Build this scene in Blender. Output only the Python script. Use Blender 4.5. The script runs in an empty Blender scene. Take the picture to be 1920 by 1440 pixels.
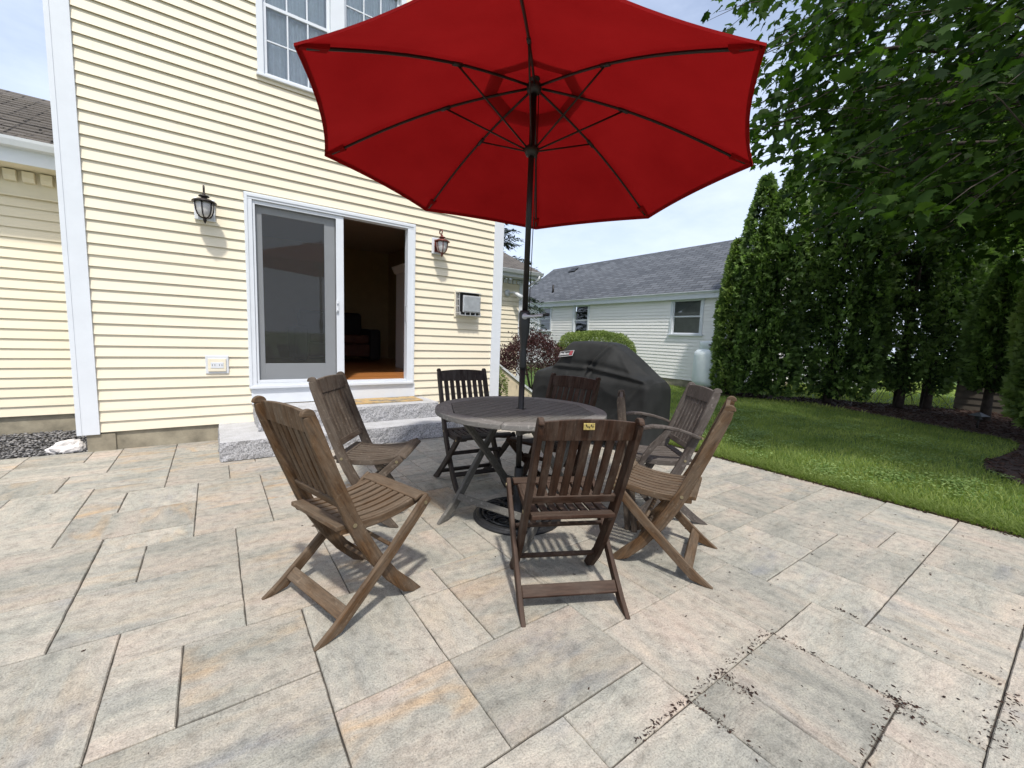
import bpy, bmesh, math, random
import numpy as np
from mathutils import Vector, Matrix, noise as mnoise
R = math.radians
random.seed(7)
rng = np.random.default_rng(11)
S = bpy.context.scene
COL = S.collection

# ------------------------------------------------------------------ helpers
class MB:
    """collects simple shapes and links them as ONE mesh object"""
    def __init__(self):
        self.v = []; self.f = []; self.uv = {}
    def add(self, vs, fs):
        b = len(self.v)
        self.v += [tuple(p) for p in vs]
        self.f += [tuple(b + i for i in f) for f in fs]
        return b
    def box(self, x0, x1, y0, y1, z0, z1):
        self.add([(x0,y0,z0),(x1,y0,z0),(x1,y1,z0),(x0,y1,z0),(x0,y0,z1),(x1,y0,z1),(x1,y1,z1),(x0,y1,z1)],
                 [(3,2,1,0),(4,5,6,7),(0,1,5,4),(1,2,6,5),(2,3,7,6),(3,0,4,7)])
        return self
    def beam(self, p, q, w, h, up=(0,0,1)):
        p = Vector(p); q = Vector(q); d = (q-p).normalized(); u = Vector(up)
        s = d.cross(u)
        if s.length < 1e-4: s = d.cross(Vector((1,0,0)))
        s.normalize(); u = s.cross(d).normalized()
        vs = []
        for c in (p, q):
            for a, b in ((-1,-1),(1,-1),(1,1),(-1,1)):
                vs.append(c + s*(a*w/2) + u*(b*h/2))
        self.add(vs, [(3,2,1,0),(4,5,6,7),(0,1,5,4),(1,2,6,5),(2,3,7,6),(3,0,4,7)])
        return self
    def tube(self, pts, r, n=10, caps=True):
        pts = [Vector(p) for p in pts]; m = len(pts)
        rs = r if isinstance(r, (list, tuple)) else [r]*m
        d0 = (pts[1]-pts[0]).normalized()
        a = d0.cross(Vector((0,0,1)))
        if a.length < 1e-3: a = d0.cross(Vector((1,0,0)))
        a.normalize(); b0 = len(self.v)
        for i, p in enumerate(pts):
            d = (pts[min(i+1,m-1)] - pts[max(i-1,0)]).normalized()
            a = (a - d*a.dot(d)).normalized(); bb = d.cross(a)
            for k in range(n):
                t = 2*math.pi*k/n
                self.v.append(tuple(p + (a*math.cos(t)+bb*math.sin(t))*rs[i]))
        for i in range(m-1):
            for k in range(n):
                k2 = (k+1) % n
                self.f.append((b0+i*n+k, b0+i*n+k2, b0+(i+1)*n+k2, b0+(i+1)*n+k))
        if caps:
            self.f.append(tuple(b0+k for k in reversed(range(n))))
            self.f.append(tuple(b0+(m-1)*n+k for k in range(n)))
        return self
    def lathe(self, prof, n=24, c=(0,0,0), ang=(0, 2*math.pi)):
        b0 = len(self.v); m = len(prof)
        for (r, z) in prof:
            for k in range(n):
                t = 2*math.pi*k/n
                self.v.append((c[0]+r*math.cos(t), c[1]+r*math.sin(t), c[2]+z))
        for i in range(m-1):
            for k in range(n):
                k2 = (k+1) % n
                self.f.append((b0+i*n+k, b0+i*n+k2, b0+(i+1)*n+k2, b0+(i+1)*n+k))
        if prof[0][0] > 1e-6: self.f.append(tuple(b0+k for k in reversed(range(n))))
        if prof[-1][0] > 1e-6: self.f.append(tuple(b0+(m-1)*n+k for k in range(n)))
        return self
    def prism(self, poly, a0, a1, axis='y'):
        """extrude a 2-D polygon along an axis; poly is (x,z) for y, (y,z) for x, (x,y) for z"""
        n = len(poly)
        def P(p, a):
            return (p[0], a, p[1]) if axis == 'y' else ((a, p[0], p[1]) if axis == 'x' else (p[0], p[1], a))
        vs = [P(p, a0) for p in poly] + [P(p, a1) for p in poly]
        fs = [tuple(range(n)), tuple(reversed(range(n, 2*n)))]
        for i in range(n):
            j = (i+1) % n
            fs.append((i, i+n, j+n, j))
        self.add(vs, fs)
        return self
    def ribbon(self, pts, wid, y0, y1, floor=None):
        """a plank whose side view follows pts (x,z) with width wid, thickness y0..y1"""
        m = len(pts); w = wid if isinstance(wid, (list, tuple)) else [wid]*m
        L = []; Rr = []
        for i in range(m):
            a = pts[max(i-1,0)]; b = pts[min(i+1,m-1)]
            dx, dz = b[0]-a[0], b[1]-a[1]; l = math.hypot(dx, dz); nx, nz = -dz/l, dx/l
            L.append((pts[i][0]+nx*w[i]/2, pts[i][1]+nz*w[i]/2)); Rr.append((pts[i][0]-nx*w[i]/2, pts[i][1]-nz*w[i]/2))
        if floor is not None:
            L = [(p[0], max(p[1], floor)) for p in L]; Rr = [(p[0], max(p[1], floor)) for p in Rr]
        b0 = len(self.v)
        for i in range(m):
            for (q, y) in ((L[i],y0),(Rr[i],y0),(Rr[i],y1),(L[i],y1)):
                self.v.append((q[0], y, q[1]))
        for i in range(m-1):
            for k in range(4):
                k2 = (k+1) % 4
                self.f.append((b0+i*4+k, b0+i*4+k2, b0+(i+1)*4+k2, b0+(i+1)*4+k))
        self.f.append((b0+3,b0+2,b0+1,b0)); e = b0+(m-1)*4
        self.f.append((e,e+1,e+2,e+3))
        return self
    def xform(self, M):
        self.v = [tuple(M @ Vector(p)) for p in self.v]
        return self
    def build(self, name, mat, parent=None, smooth=False, bevel=0, seg=2, recalc=True):
        me = bpy.data.meshes.new(name)
        me.from_pydata(self.v, [], self.f)
        if recalc:
            bm = bmesh.new(); bm.from_mesh(me)
            bmesh.ops.recalc_face_normals(bm, faces=bm.faces); bm.to_mesh(me); bm.free()
        me.materials.append(mat)
        o = bpy.data.objects.new(name, me); COL.objects.link(o)
        if parent is not None: o.parent = parent
        if smooth:
            me.polygons.foreach_set('use_smooth', [True]*len(me.polygons))
        if bevel:
            md = o.modifiers.new('soft edge', 'BEVEL'); md.width = bevel; md.segments = seg
            md.limit_method = 'ANGLE'; md.angle_limit = R(35); md.harden_normals = False
        return o

def tag(o, label=None, cat=None, group=None, kind=None):
    if label: o['label'] = label
    if cat: o['category'] = cat
    if group: o['group'] = group
    if kind: o['kind'] = kind
    return o
def empty(name, loc=(0,0,0), rz=0.0, label=None, cat=None, group=None):
    o = bpy.data.objects.new(name, None); COL.objects.link(o)
    o.location = loc; o.rotation_euler = (0,0,rz); o.empty_display_size = .1
    return tag(o, label, cat, group)
def np_mesh(name, V, F, mat, parent=None, col=None, smooth=False):
    """V (n,3), F (m,k) constant size faces"""
    me = bpy.data.meshes.new(name)
    V = np.asarray(V, np.float32); F = np.asarray(F, np.int32); m, k = F.shape
    me.vertices.add(len(V)); me.vertices.foreach_set('co', V.ravel())
    me.loops.add(m*k); me.loops.foreach_set('vertex_index', F.ravel())
    me.polygons.add(m); me.polygons.foreach_set('loop_start', np.arange(0, m*k, k, dtype=np.int32))
    me.polygons.foreach_set('loop_total', np.full(m, k, np.int32))
    if smooth: me.polygons.foreach_set('use_smooth', np.ones(m, bool))
    me.update(calc_edges=True)
    if col is not None:
        a = me.attributes.new('tone', 'FLOAT', 'POINT'); a.data.foreach_set('value', np.asarray(col, np.float32))
    me.materials.append(mat)
    o = bpy.data.objects.new(name, me); COL.objects.link(o)
    if parent is not None: o.parent = parent
    return o

# ------------------------------------------------------------------ materials
def newmat(name):
    m = bpy.data.materials.new(name); m.use_nodes = True
    nt = m.node_tree
    return m, nt, nt.nodes['Principled BSDF'], nt.nodes['Material Output']
def N(nt, t, **kw):
    n = nt.nodes.new(t)
    for k, v in kw.items():
        if k.startswith('i_'): n.inputs[k[2:].replace('_', ' ')].default_value = v
        else: setattr(n, k, v)
    return n
def ramp(nt, fac, stops):
    r = nt.nodes.new('ShaderNodeValToRGB'); e = r.color_ramp.elements
    while len(e) < len(stops): e.new(0.5)
    for k, (p, c) in enumerate(stops):
        e[k].position = p; e[k].color = (c[0],c[1],c[2],1) if len(c) == 3 else c
    nt.links.new(fac, r.inputs['Fac']); return r
def mixc(nt, fac, a, b, mode='MIX'):
    n = nt.nodes.new('ShaderNodeMix'); n.data_type = 'RGBA'; n.blend_type = mode
    for sock, v in ((n.inputs[0], fac), (n.inputs[6], a), (n.inputs[7], b)):
        if isinstance(v, (int, float)): sock.default_value = v
        elif isinstance(v, (tuple, list)): sock.default_value = (*v[:3], 1)
        else: nt.links.new(v, sock)
    return n.outputs[2]
def coords(nt, kind='Object', scale=(1,1,1), rot=(0,0,0)):
    tc = nt.nodes.new('ShaderNodeTexCoord'); mp = nt.nodes.new('ShaderNodeMapping')
    mp.inputs['Scale'].default_value = scale; mp.inputs['Rotation'].default_value = rot
    nt.links.new(tc.outputs[kind], mp.inputs['Vector']); return mp.outputs['Vector']
def noise(nt, vec, scale, detail=4, rough=.55):
    n = nt.nodes.new('ShaderNodeTexNoise'); n.inputs['Scale'].default_value = scale
    n.inputs['Detail'].default_value = detail; n.inputs['Roughness'].default_value = rough
    if vec is not None: nt.links.new(vec, n.inputs['Vector'])
    return n.outputs['Fac']
def bump(nt, b, height, strength=.3, dist=.01):
    n = nt.nodes.new('ShaderNodeBump'); n.inputs['Strength'].default_value = strength; n.inputs['Distance'].default_value = dist
    nt.links.new(height, n.inputs['Height']); nt.links.new(n.outputs['Normal'], b.inputs['Normal'])
def simple(name, c, rough=.6, metal=0.0, var=.12, scale=6.0, bmp=.0, bscale=80, spec=.5):
    m, nt, b, out = newmat(name)
    v = coords(nt, 'Object')
    f = noise(nt, v, scale, 5, .6)
    lo = tuple(x*(1-var) for x in c); hi = tuple(min(1, x*(1+var)) for x in c)
    r = ramp(nt, f, [(.3, lo), (.7, hi)])
    nt.links.new(r.outputs['Color'], b.inputs['Base Color'])
    b.inputs['Roughness'].default_value = rough; b.inputs['Metallic'].default_value = metal
    b.inputs['Specular IOR Level'].default_value = spec
    if bmp: bump(nt, b, noise(nt, v, bscale, 3), bmp, .004)
    return m

def wood(name, dark, light, grey, greyness, rough=.75):
    """weathered teak: grain runs along the longest local direction, patches of grey bloom"""
    m, nt, b, out = newmat(name)
    tc = nt.nodes.new('ShaderNodeTexCoord'); oi = nt.nodes.new('ShaderNodeObjectInfo')
    at = nt.nodes.new('ShaderNodeUVMap')
    add = nt.nodes.new('ShaderNodeVectorMath'); add.operation = 'ADD'
    sc = nt.nodes.new('ShaderNodeVectorMath'); sc.operation = 'SCALE'; sc.inputs[0].default_value = (37,11,53)
    nt.links.new(oi.outputs['Random'], sc.inputs['Scale'])
    nt.links.new(at.outputs['UV'], add.inputs[0]); nt.links.new(sc.outputs['Vector'], add.inputs[1])
    mp = nt.nodes.new('ShaderNodeMapping'); mp.inputs['Scale'].default_value = (1.0, 11.0, 1)
    nt.links.new(add.outputs['Vector'], mp.inputs['Vector'])
    g1 = noise(nt, mp.outputs['Vector'], 9, 8, .72)
    mp2 = nt.nodes.new('ShaderNodeMapping'); mp2.inputs['Scale'].default_value = (1.2, 3.0, 1)
    nt.links.new(add.outputs['Vector'], mp2.inputs['Vector'])
    g2 = noise(nt, mp2.outputs['Vector'], 4.2, 6, .65)
    base = ramp(nt, g1, [(.30, dark), (.52, tuple((a+c)/2 for a, c in zip(dark, light))), (.72, light)])
    gm = ramp(nt, g2, [(.5-greyness*.35, (0,0,0)), (.72-greyness*.30, (1,1,1))])
    gv = ramp(nt, g1, [(.3, tuple(x*.55 for x in grey)), (.7, grey)])
    mx = nt.nodes.new('ShaderNodeMath'); mx.operation = 'MULTIPLY'; mx.inputs[1].default_value = .45+.5*greyness
    nt.links.new(gm.outputs['Color'], mx.inputs[0])
    c1 = mixc(nt, mx.outputs[0], base.outputs['Color'], gv.outputs['Color'])
    # upward faces are bleached by the weather
    geo = nt.nodes.new('ShaderNodeNewGeometry'); sep = nt.nodes.new('ShaderNodeSeparateXYZ')
    nt.links.new(geo.outputs['Normal'], sep.inputs[0])
    mr = nt.nodes.new('ShaderNodeMapRange'); mr.inputs[1].default_value = .5; mr.inputs[2].default_value = .95; mr.inputs[4].default_value = .55
    nt.links.new(sep.outputs['Z'], mr.inputs[0])
    c2 = mixc(nt, mr.outputs[0], c1, gv.outputs['Color'])
    lich = noise(nt, add.outputs['Vector'], 46, 3, .6); lr = ramp(nt, lich, [(.60,(0,0,0)),(.68,(1,1,1))])
    lm2 = nt.nodes.new('ShaderNodeMath'); lm2.operation = 'MULTIPLY'; nt.links.new(lr.outputs['Color'], lm2.inputs[0]); nt.links.new(gm.outputs['Color'], lm2.inputs[1])
    lm3 = nt.nodes.new('ShaderNodeMath'); lm3.operation = 'MULTIPLY'; lm3.inputs[1].default_value = .6*greyness+.1; nt.links.new(lm2.outputs[0], lm3.inputs[0])
    c2 = mixc(nt, lm3.outputs[0], c2, tuple(min(.4, x*1.7) for x in grey))
    nt.links.new(c2, b.inputs['Base Color'])
    b.inputs['Roughness'].default_value = rough; b.inputs['Specular IOR Level'].default_value = .15
    bump(nt, b, g1, .35, .003)
    return m

def grain_uv(o, scale=1.0):
    """UV whose U runs along each loose piece's longest direction, so the grain follows every board"""
    me = o.data; n = len(me.vertices)
    co = np.empty(n*3, np.float32); me.vertices.foreach_get('co', co); co = co.reshape(-1,3)
    par = list(range(n))
    def find(a):
        while par[a] != a:
            par[a] = par[par[a]]; a = par[a]
        return a
    for e in me.edges:
        a, b = find(e.vertices[0]), find(e.vertices[1])
        if a != b: par[a] = b
    groups = {}
    for i in range(n): groups.setdefault(find(i), []).append(i)
    uv = np.zeros((n,2), np.float32)
    for k, idx in groups.items():
        P = co[idx]; c = P.mean(0); Q = P-c
        w, vec = np.linalg.eigh(Q.T@Q)
        off = rng.random(2)*9
        uv[idx,0] = Q@vec[:,2]*scale+off[0]; uv[idx,1] = Q@(vec[:,1]+.6*vec[:,0])*scale+off[1]
    L = me.uv_layers.new(name='UVMap'); li = np.empty(len(me.loops), np.int32); me.loops.foreach_get('vertex_index', li)
    L.data.foreach_set('uv', uv[li].ravel())
    return o

M = {}
M['trim'] = simple('white_trim', (.66,.69,.72), .45, var=.03)
M['trim_dirty'] = simple('white_vinyl', (.62,.64,.66), .5, var=.06)
M['metal_dark'] = simple('dark_bronze_metal', (.018,.016,.015), .45, .4, var=.3, scale=20)
M['black'] = simple('black_plastic', (.012,.012,.012), .5, var=.2)
M['alu'] = simple('grey_aluminium', (.50,.51,.52), .45, .35, var=.1, scale=30)
M['brass'] = simple('brass_plate', (.55,.42,.15), .4, .7, var=.4, scale=90)
M['trunk'] = simple('tree_bark', (.045,.034,.026), .95, var=.5, scale=9, bmp=.8, bscale=25)
M['granite_top'] = simple('sawn_granite', (.46,.46,.47), .75, var=.28, scale=130, bmp=.15, bscale=200)
M['iron'] = simple('cast_iron', (.02,.02,.021), .5, .3, var=.3, scale=30, bmp=.3, bscale=60)
M['tank'] = simple('pale_tank_paint', (.70,.76,.76), .45, var=.05, scale=3)
M['concrete'] = simple('old_concrete', (.27,.24,.175), .95, var=.40, scale=5, bmp=.5, bscale=60)
M['rock'] = simple('white_rock', (.66,.63,.60), .85, var=.25, scale=14, bmp=.8, bscale=30)
M['lamp_red'] = simple('rust_red_lamp_metal', (.16,.045,.035), .45, .5, var=.5, scale=30)
M['lamp_dark'] = simple('black_lamp_metal', (.03,.024,.022), .45, .5, var=.5, scale=30)
M['plywood'] = simple('weathered_plywood', (.62,.52,.37), .8, var=.22, scale=5, bmp=.1)
M['cream_trim'] = simple('cream_vinyl_trim', (.74,.68,.53), .55, var=.05)

def siding_mat(name, c):
    m, nt, b, out = newmat(name)
    v = coords(nt, 'Object', (.6,.6,3)); f = noise(nt, v, 2.2, 5, .6)
    r = ramp(nt, f, [(.3, tuple(x*.93 for x in c)), (.7, c)])
    v2 = coords(nt, 'Object', (6,6,.8)); f2 = noise(nt, v2, 3, 6, .7)
    dirt = ramp(nt, f2, [(.62, (1,1,1)), (.85, (.86,.84,.8))])
    c2 = mixc(nt, 1.0, r.outputs['Color'], dirt.outputs['Color'], 'MULTIPLY')
    nt.links.new(c2, b.inputs['Base Color']); b.inputs['Roughness'].default_value = .55
    b.inputs['Specular IOR Level'].default_value = .3
    bump(nt, b, noise(nt, coords(nt, 'Object', (3,3,60)), 4, 3), .08, .003)
    return m
M['siding'] = siding_mat('cream_vinyl_siding', (.81,.731,.563))
M['siding_white'] = siding_mat('white_clapboard', (.92,.90,.87))

def shingle_mat(name, c1, c2, mortar):
    m, nt, b, out = newmat(name)
    uv = nt.nodes.new('ShaderNodeUVMap')
    br = nt.nodes.new('ShaderNodeTexBrick'); br.offset = .5; br.squash = 1
    nt.links.new(uv.outputs['UV'], br.inputs['Vector'])
    br.inputs['Scale'].default_value = 1; br.inputs['Brick Width'].default_value = .31; br.inputs['Row Height'].default_value = .14
    br.inputs['Mortar Size'].default_value = .011; br.inputs['Mortar Smooth'].default_value = .2; br.inputs['Bias'].default_value = 0
    br.inputs['Color1'].default_value = (*c1,1); br.inputs['Color2'].default_value = (*c2,1); br.inputs['Mortar'].default_value = (*mortar,1)
    f = noise(nt, uv.outputs['UV'], 90, 3); r = ramp(nt, f, [(.3,(.6,.6,.6)),(.7,(1.25,1.25,1.25))])
    f3 = noise(nt, uv.outputs['UV'], 1.1, 4); r3 = ramp(nt, f3, [(.3,(.8,.8,.8)),(.7,(1.1,1.08,1.05))])
    c = mixc(nt, 1, br.outputs['Color'], r.outputs['Color'], 'MULTIPLY'); c = mixc(nt, 1, c, r3.outputs['Color'], 'MULTIPLY')
    nt.links.new(c, b.inputs['Base Color']); b.inputs['Roughness'].default_value = .95
    inv = nt.nodes.new('ShaderNodeMath'); inv.operation = 'SUBTRACT'; inv.inputs[0].default_value = 1
    nt.links.new(br.outputs['Fac'], inv.inputs[1]); bump(nt, b, inv.outputs[0], .6, .012)
    return m
M['shingle_brown'] = shingle_mat('brown_grey_shingles', (.15,.135,.12), (.10,.09,.082), (.03,.027,.025))
M['shingle_grey'] = shingle_mat('blue_grey_shingles', (.135,.148,.168), (.078,.088,.104), (.03,.033,.038))

def glass_mat(name, tint=(.02,.022,.025), rough=.03, alpha=.35):
    m, nt, b, out = newmat(name)
    tr = N(nt, 'ShaderNodeBsdfTransparent'); tr.inputs[0].default_value = (.86,.9,.9,1)
    gl = N(nt, 'ShaderNodeBsdfGlossy'); gl.inputs['Roughness'].default_value = rough; gl.inputs['Color'].default_value = (.9,.93,.95,1)
    fr = N(nt, 'ShaderNodeFresnel'); fr.inputs['IOR'].default_value = 1.6
    ad = N(nt, 'ShaderNodeMath', operation='MULTIPLY_ADD'); ad.inputs[1].default_value = 1.3; ad.inputs[2].default_value = .03; ad.use_clamp = True
    nt.links.new(fr.outputs[0], ad.inputs[0])
    mx = N(nt, 'ShaderNodeMixShader'); nt.links.new(ad.outputs[0], mx.inputs[0]); nt.links.new(tr.outputs[0], mx.inputs[1]); nt.links.new(gl.outputs[0], mx.inputs[2])
    nt.links.new(mx.outputs[0], out.inputs['Surface']); return m
M['glass'] = glass_mat('window_glass')
def screen_mat():
    m, nt, b, out = newmat('insect_screen')
    tr = N(nt, 'ShaderNodeBsdfTransparent'); df = N(nt, 'ShaderNodeBsdfDiffuse')
    v = coords(nt, 'Object'); f = noise(nt, v, 260, 2); r = ramp(nt, f, [(.38,(.012,.013,.012)),(.64,(.12,.123,.118))])
    nt.links.new(r.outputs['Color'], df.inputs['Color'])
    mx = N(nt, 'ShaderNodeMixShader'); mx.inputs[0].default_value = .45
    nt.links.new(tr.outputs[0], mx.inputs[1]); nt.links.new(df.outputs[0], mx.inputs[2]); nt.links.new(mx.outputs[0], out.inputs['Surface'])
    return m
M['screen'] = screen_mat()

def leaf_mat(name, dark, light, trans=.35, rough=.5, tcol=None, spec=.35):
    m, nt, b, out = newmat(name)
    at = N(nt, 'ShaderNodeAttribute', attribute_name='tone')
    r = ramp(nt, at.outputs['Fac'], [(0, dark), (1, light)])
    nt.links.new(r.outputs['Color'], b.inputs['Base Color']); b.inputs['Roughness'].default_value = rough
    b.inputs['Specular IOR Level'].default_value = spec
    t = N(nt, 'ShaderNodeBsdfTranslucent')
    tc = mixc(nt, 1.0, r.outputs['Color'], tcol or (1.5,1.7,.8), 'MULTIPLY')
    nt.links.new(tc, t.inputs['Color'])
    mx = N(nt, 'ShaderNodeMixShader'); mx.inputs[0].default_value = trans
    nt.links.new(b.outputs[0], mx.inputs[1]); nt.links.new(t.outputs[0], mx.inputs[2]); nt.links.new(mx.outputs[0], out.inputs['Surface'])
    return m
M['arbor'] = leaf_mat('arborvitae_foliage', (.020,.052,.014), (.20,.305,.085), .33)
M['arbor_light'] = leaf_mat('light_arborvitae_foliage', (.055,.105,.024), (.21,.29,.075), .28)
M['maple'] = leaf_mat('maple_leaf', (.010,.027,.006), (.058,.110,.017), .36, .6, spec=.12)
M['hedge'] = leaf_mat('boxwood_leaf', (.055,.095,.02), (.27,.33,.11), .28)
M['barberry'] = leaf_mat('barberry_leaf', (.022,.010,.012), (.10,.045,.042), .25, tcol=(1.4,.8,.7))
M['spruce'] = leaf_mat('spruce_needle', (.012,.025,.016), (.04,.06,.035), .1)
M['grass'] = leaf_mat('grass_blade', (.095,.150,.026), (.34,.385,.115), .40, .65)
M['clover'] = leaf_mat('clover_leaf', (.10,.175,.045), (.27,.35,.13), .3)
M['mulchbits'] = leaf_mat('mulch_chip', (.018,.011,.009), (.075,.045,.034), 0.0, .9, spec=.1)
M['gravelbits'] = leaf_mat('slate_pebble', (.05,.05,.053), (.30,.29,.28), 0.0, .7)

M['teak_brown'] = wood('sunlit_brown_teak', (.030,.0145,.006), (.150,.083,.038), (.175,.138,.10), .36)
M['teak_dark'] = wood('dark_red_brown_teak', (.014,.006,.003), (.056,.026,.015), (.11,.082,.063), .20, .6)
M['teak_grey'] = wood('weathered_grey_brown_teak', (.030,.019,.012), (.095,.064,.043), (.155,.127,.10), .55)
M['teak_shade'] = wood('shaded_weathered_teak', (.015,.0105,.009), (.048,.036,.029), (.10,.09,.081), .35)  # shaded copy of the weathered teak: umbrella shade put into its darker colour
M['teak_table'] = wood('silver_grey_teak', (.045,.042,.035), (.108,.100,.086), (.16,.152,.135), .8)
M['teak_rim'] = wood('pale_silver_teak', (.075,.068,.058), (.17,.158,.140), (.24,.228,.21), .7)
M['teak_greyarm'] = wood('grey_teak', (.028,.021,.017), (.080,.062,.052), (.15,.132,.118), .6)
# ------------------------------------------------------------------ ground and patio
def mat_ground():
    m, nt, b, out = newmat('lawn_soil')
    v = coords(nt, 'Object'); f = noise(nt, v, 1.3, 6, .6); f2 = noise(nt, v, 40, 4, .7)
    r = ramp(nt, f, [(.3,(.045,.095,.014)),(.55,(.085,.155,.022)),(.75,(.14,.20,.045))])
    r2 = ramp(nt, f2, [(.3,(.55,.55,.5)),(.7,(1.2,1.2,1.1))])
    nt.links.new(mixc(nt, 1, r.outputs['Color'], r2.outputs['Color'], 'MULTIPLY'), b.inputs['Base Color'])
    b.inputs['Roughness'].default_value = .9; bump(nt, b, f2, .6, .03)
    return m
g = MB(); g.add([(-150,-150,-.03),(150,-150,-.03),(150,150,-.03),(-150,150,-.03)], [(0,1,2,3)])
tag(g.build('lawn', mat_ground()), kind='structure')

PX, PY, PP = .275, .884, .2033
stones = """0 2 2 5;2 2 3 4;2 0 5 2;0 0 2 2;3 -1 5 0;1 -2 3 0;3 2 5 4;5 1 7 4;5 -1 8 1;8 -1 10 1;6 -3 8 -1;5 -3 6 -1;3 -3 5 -1
8 -4 10 -1;10 -4 13 -2;13 -4 15 -2;10 -2 12 0;12 -2 15 0;12 0 13 2;10 0 12 2;13 0 15 2;15 -2 17 -1;15 -1 17 2;17 0 20 2;17 -2 20 0;17 -5 20 -2
15 -5 17 -2;14 2 17 4;17 2 19 4;19 2 20 5;12 2 14 3;12 3 14 5;7 1 8 4;8 1 10 4;10 2 12 4;-4 6 -1 8;-4 8 -3 10;-3 8 -1 10;-4 10 -2 11;-5 11 -2 13;-4 13 -2 15
-5 13 -4 15;-5 15 -3 16;-2 10 0 12;-2 12 0 15;-1 5 1 8;-1 8 1 10;-3 5 -1 6;-3 3 -2 5;-2 3 0 5;-3 1 0 3;-5 3 -3 6;-6 6 -4 8;-6 8 -4 11;-7 11 -5 13
-7 13 -5 16;-6 16 -3 18;-8 18 -5 20;-6 20 -5 22;-8 20 -6 22;-5 18 -3 21;-5 21 -3 22;-3 15 -1 17;-3 17 0 20;-1 15 1 17;0 10 2 12;0 12 3 14;1 5 2 8;2 5 4 7;1 8 3 10;2 4 3 5;3 4 5 5;-2 0 0 1;-5 0 -3 3""".replace('\n', ';').split(';')
I0, I1, J0, J1 = -24, 20, -16, 22
occ = {}
rects = []
def free(r):
    return all((i, j) not in occ for i in range(r[0], r[2]) for j in range(r[1], r[3])) and r[0] >= I0 and r[2] <= I1 and r[1] >= J0 and r[3] <= J1
def put(r):
    for i in range(r[0], r[2]):
        for j in range(r[1], r[3]): occ[(i, j)] = 1
    rects.append(r)
for s in stones:
    r = tuple(int(x) for x in s.split())
    if free(r): put(r)
rnd = random.Random(4)
for j in range(J0, J1):
    for i in range(I0, I1):
        if (i, j) in occ: continue
        ops = [(2,3),(3,2),(2,2),(3,3),(2,1),(1,2)]; rnd.shuffle(ops); ops += [(1,1)]
        for w, h in ops:
            if free((i, j, i+w, j+h)): put((i, j, i+w, j+h)); break
def mat_paver():
    m, nt, b, out = newmat('tumbled_concrete_paver')
    uv = N(nt, 'ShaderNodeUVMap'); at = N(nt, 'ShaderNodeAttribute', attribute_name='stone')
    mp = N(nt, 'ShaderNodeMapping'); mp.inputs['Scale'].default_value = (1.0, 2.5, 1); nt.links.new(uv.outputs['UV'], mp.inputs[0])
    s1 = noise(nt, mp.outputs[0], 1.5, 6, .62); s2 = noise(nt, mp.outputs[0], 2.3, 5, .6)
    n3 = N(nt, 'ShaderNodeTexNoise'); n3.inputs['Scale'].default_value = 3.1; n3.inputs['Detail'].default_value = 6; n3.inputs['Distortion'].default_value = .5
    nt.links.new(mp.outputs[0], n3.inputs['Vector'])
    grain = noise(nt, uv.outputs['UV'], 160, 3, .7); mott = noise(nt, uv.outputs['UV'], 22, 5, .65)
    c = ramp(nt, s1, [(.30,(.250,.248,.216)),(.43,(.332,.323,.278)),(.56,(.400,.366,.308)),(.70,(.438,.372,.310))])
    sep = N(nt, 'ShaderNodeSeparateColor'); nt.links.new(at.outputs['Color'], sep.inputs[0])
    # warm ochre streaks, strength set stone by stone
    orr = ramp(nt, n3.outputs['Fac'], [(.50,(0,0,0)),(.74,(1,1,1))])
    mu = N(nt, 'ShaderNodeMath', operation='MULTIPLY'); nt.links.new(orr.outputs['Color'], mu.inputs[0]); nt.links.new(sep.outputs[0], mu.inputs[1])
    c1 = mixc(nt, mu.outputs[0], c.outputs['Color'], (.50,.325,.165))
    blu = ramp(nt, s2, [(.54,(0,0,0)),(.72,(1,1,1))])
    mu2 = N(nt, 'ShaderNodeMath', operation='MULTIPLY'); nt.links.new(blu.outputs['Color'], mu2.inputs[0]); nt.links.new(sep.outputs[1], mu2.inputs[1])
    c2 = mixc(nt, mu2.outputs[0], c1, (.225,.232,.236))
    tone = N(nt, 'ShaderNodeMapRange'); tone.inputs[3].default_value = .88; tone.inputs[4].default_value = 1.11; nt.links.new(sep.outputs[2], tone.inputs[0])
    comb = N(nt, 'ShaderNodeCombineColor')
    for k in range(3): nt.links.new(tone.outputs[0], comb.inputs[k])
    c3 = mixc(nt, 1, c2, comb.outputs[0], 'MULTIPLY')
    gr = ramp(nt, grain, [(.30,(.62,.62,.62)),(.5,(1,1,1)),(.72,(1.25,1.24,1.22))])
    mt = ramp(nt, mott, [(.32,(.74,.74,.74)),(.5,(1,1,1)),(.70,(1.14,1.13,1.10))])
    c4 = mixc(nt, 1, c3, gr.outputs['Color'], 'MULTIPLY'); c5 = mixc(nt, 1, c4, mt.outputs['Color'], 'MULTIPLY')
    # riven ripples that run along each stone
    mpr = N(nt, 'ShaderNodeMapping'); mpr.inputs['Scale'].default_value = (1.6, 4.2, 1); nt.links.new(uv.outputs['UV'], mpr.inputs[0])
    rn = N(nt, 'ShaderNodeTexNoise'); rn.inputs['Scale'].default_value = 3.4; rn.inputs['Detail'].default_value = 8; rn.inputs['Roughness'].default_value = .68; rn.inputs['Distortion'].default_value = .8
    nt.links.new(mpr.outputs[0], rn.inputs['Vector'])
    rr_ = ramp(nt, rn.outputs['Fac'], [(.33,(.83,.82,.81)),(.45,(1,1,1)),(.57,(1,1,1)),(.68,(1.12,1.115,1.10))])
    c5 = mixc(nt, 1, c5, rr_.outputs['Color'], 'MULTIPLY')
    # dark pits
    pit = noise(nt, uv.outputs['UV'], 55, 2, .5); pr = ramp(nt, pit, [(.70,(1,1,1)),(.76,(.55,.52,.5))])
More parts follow.
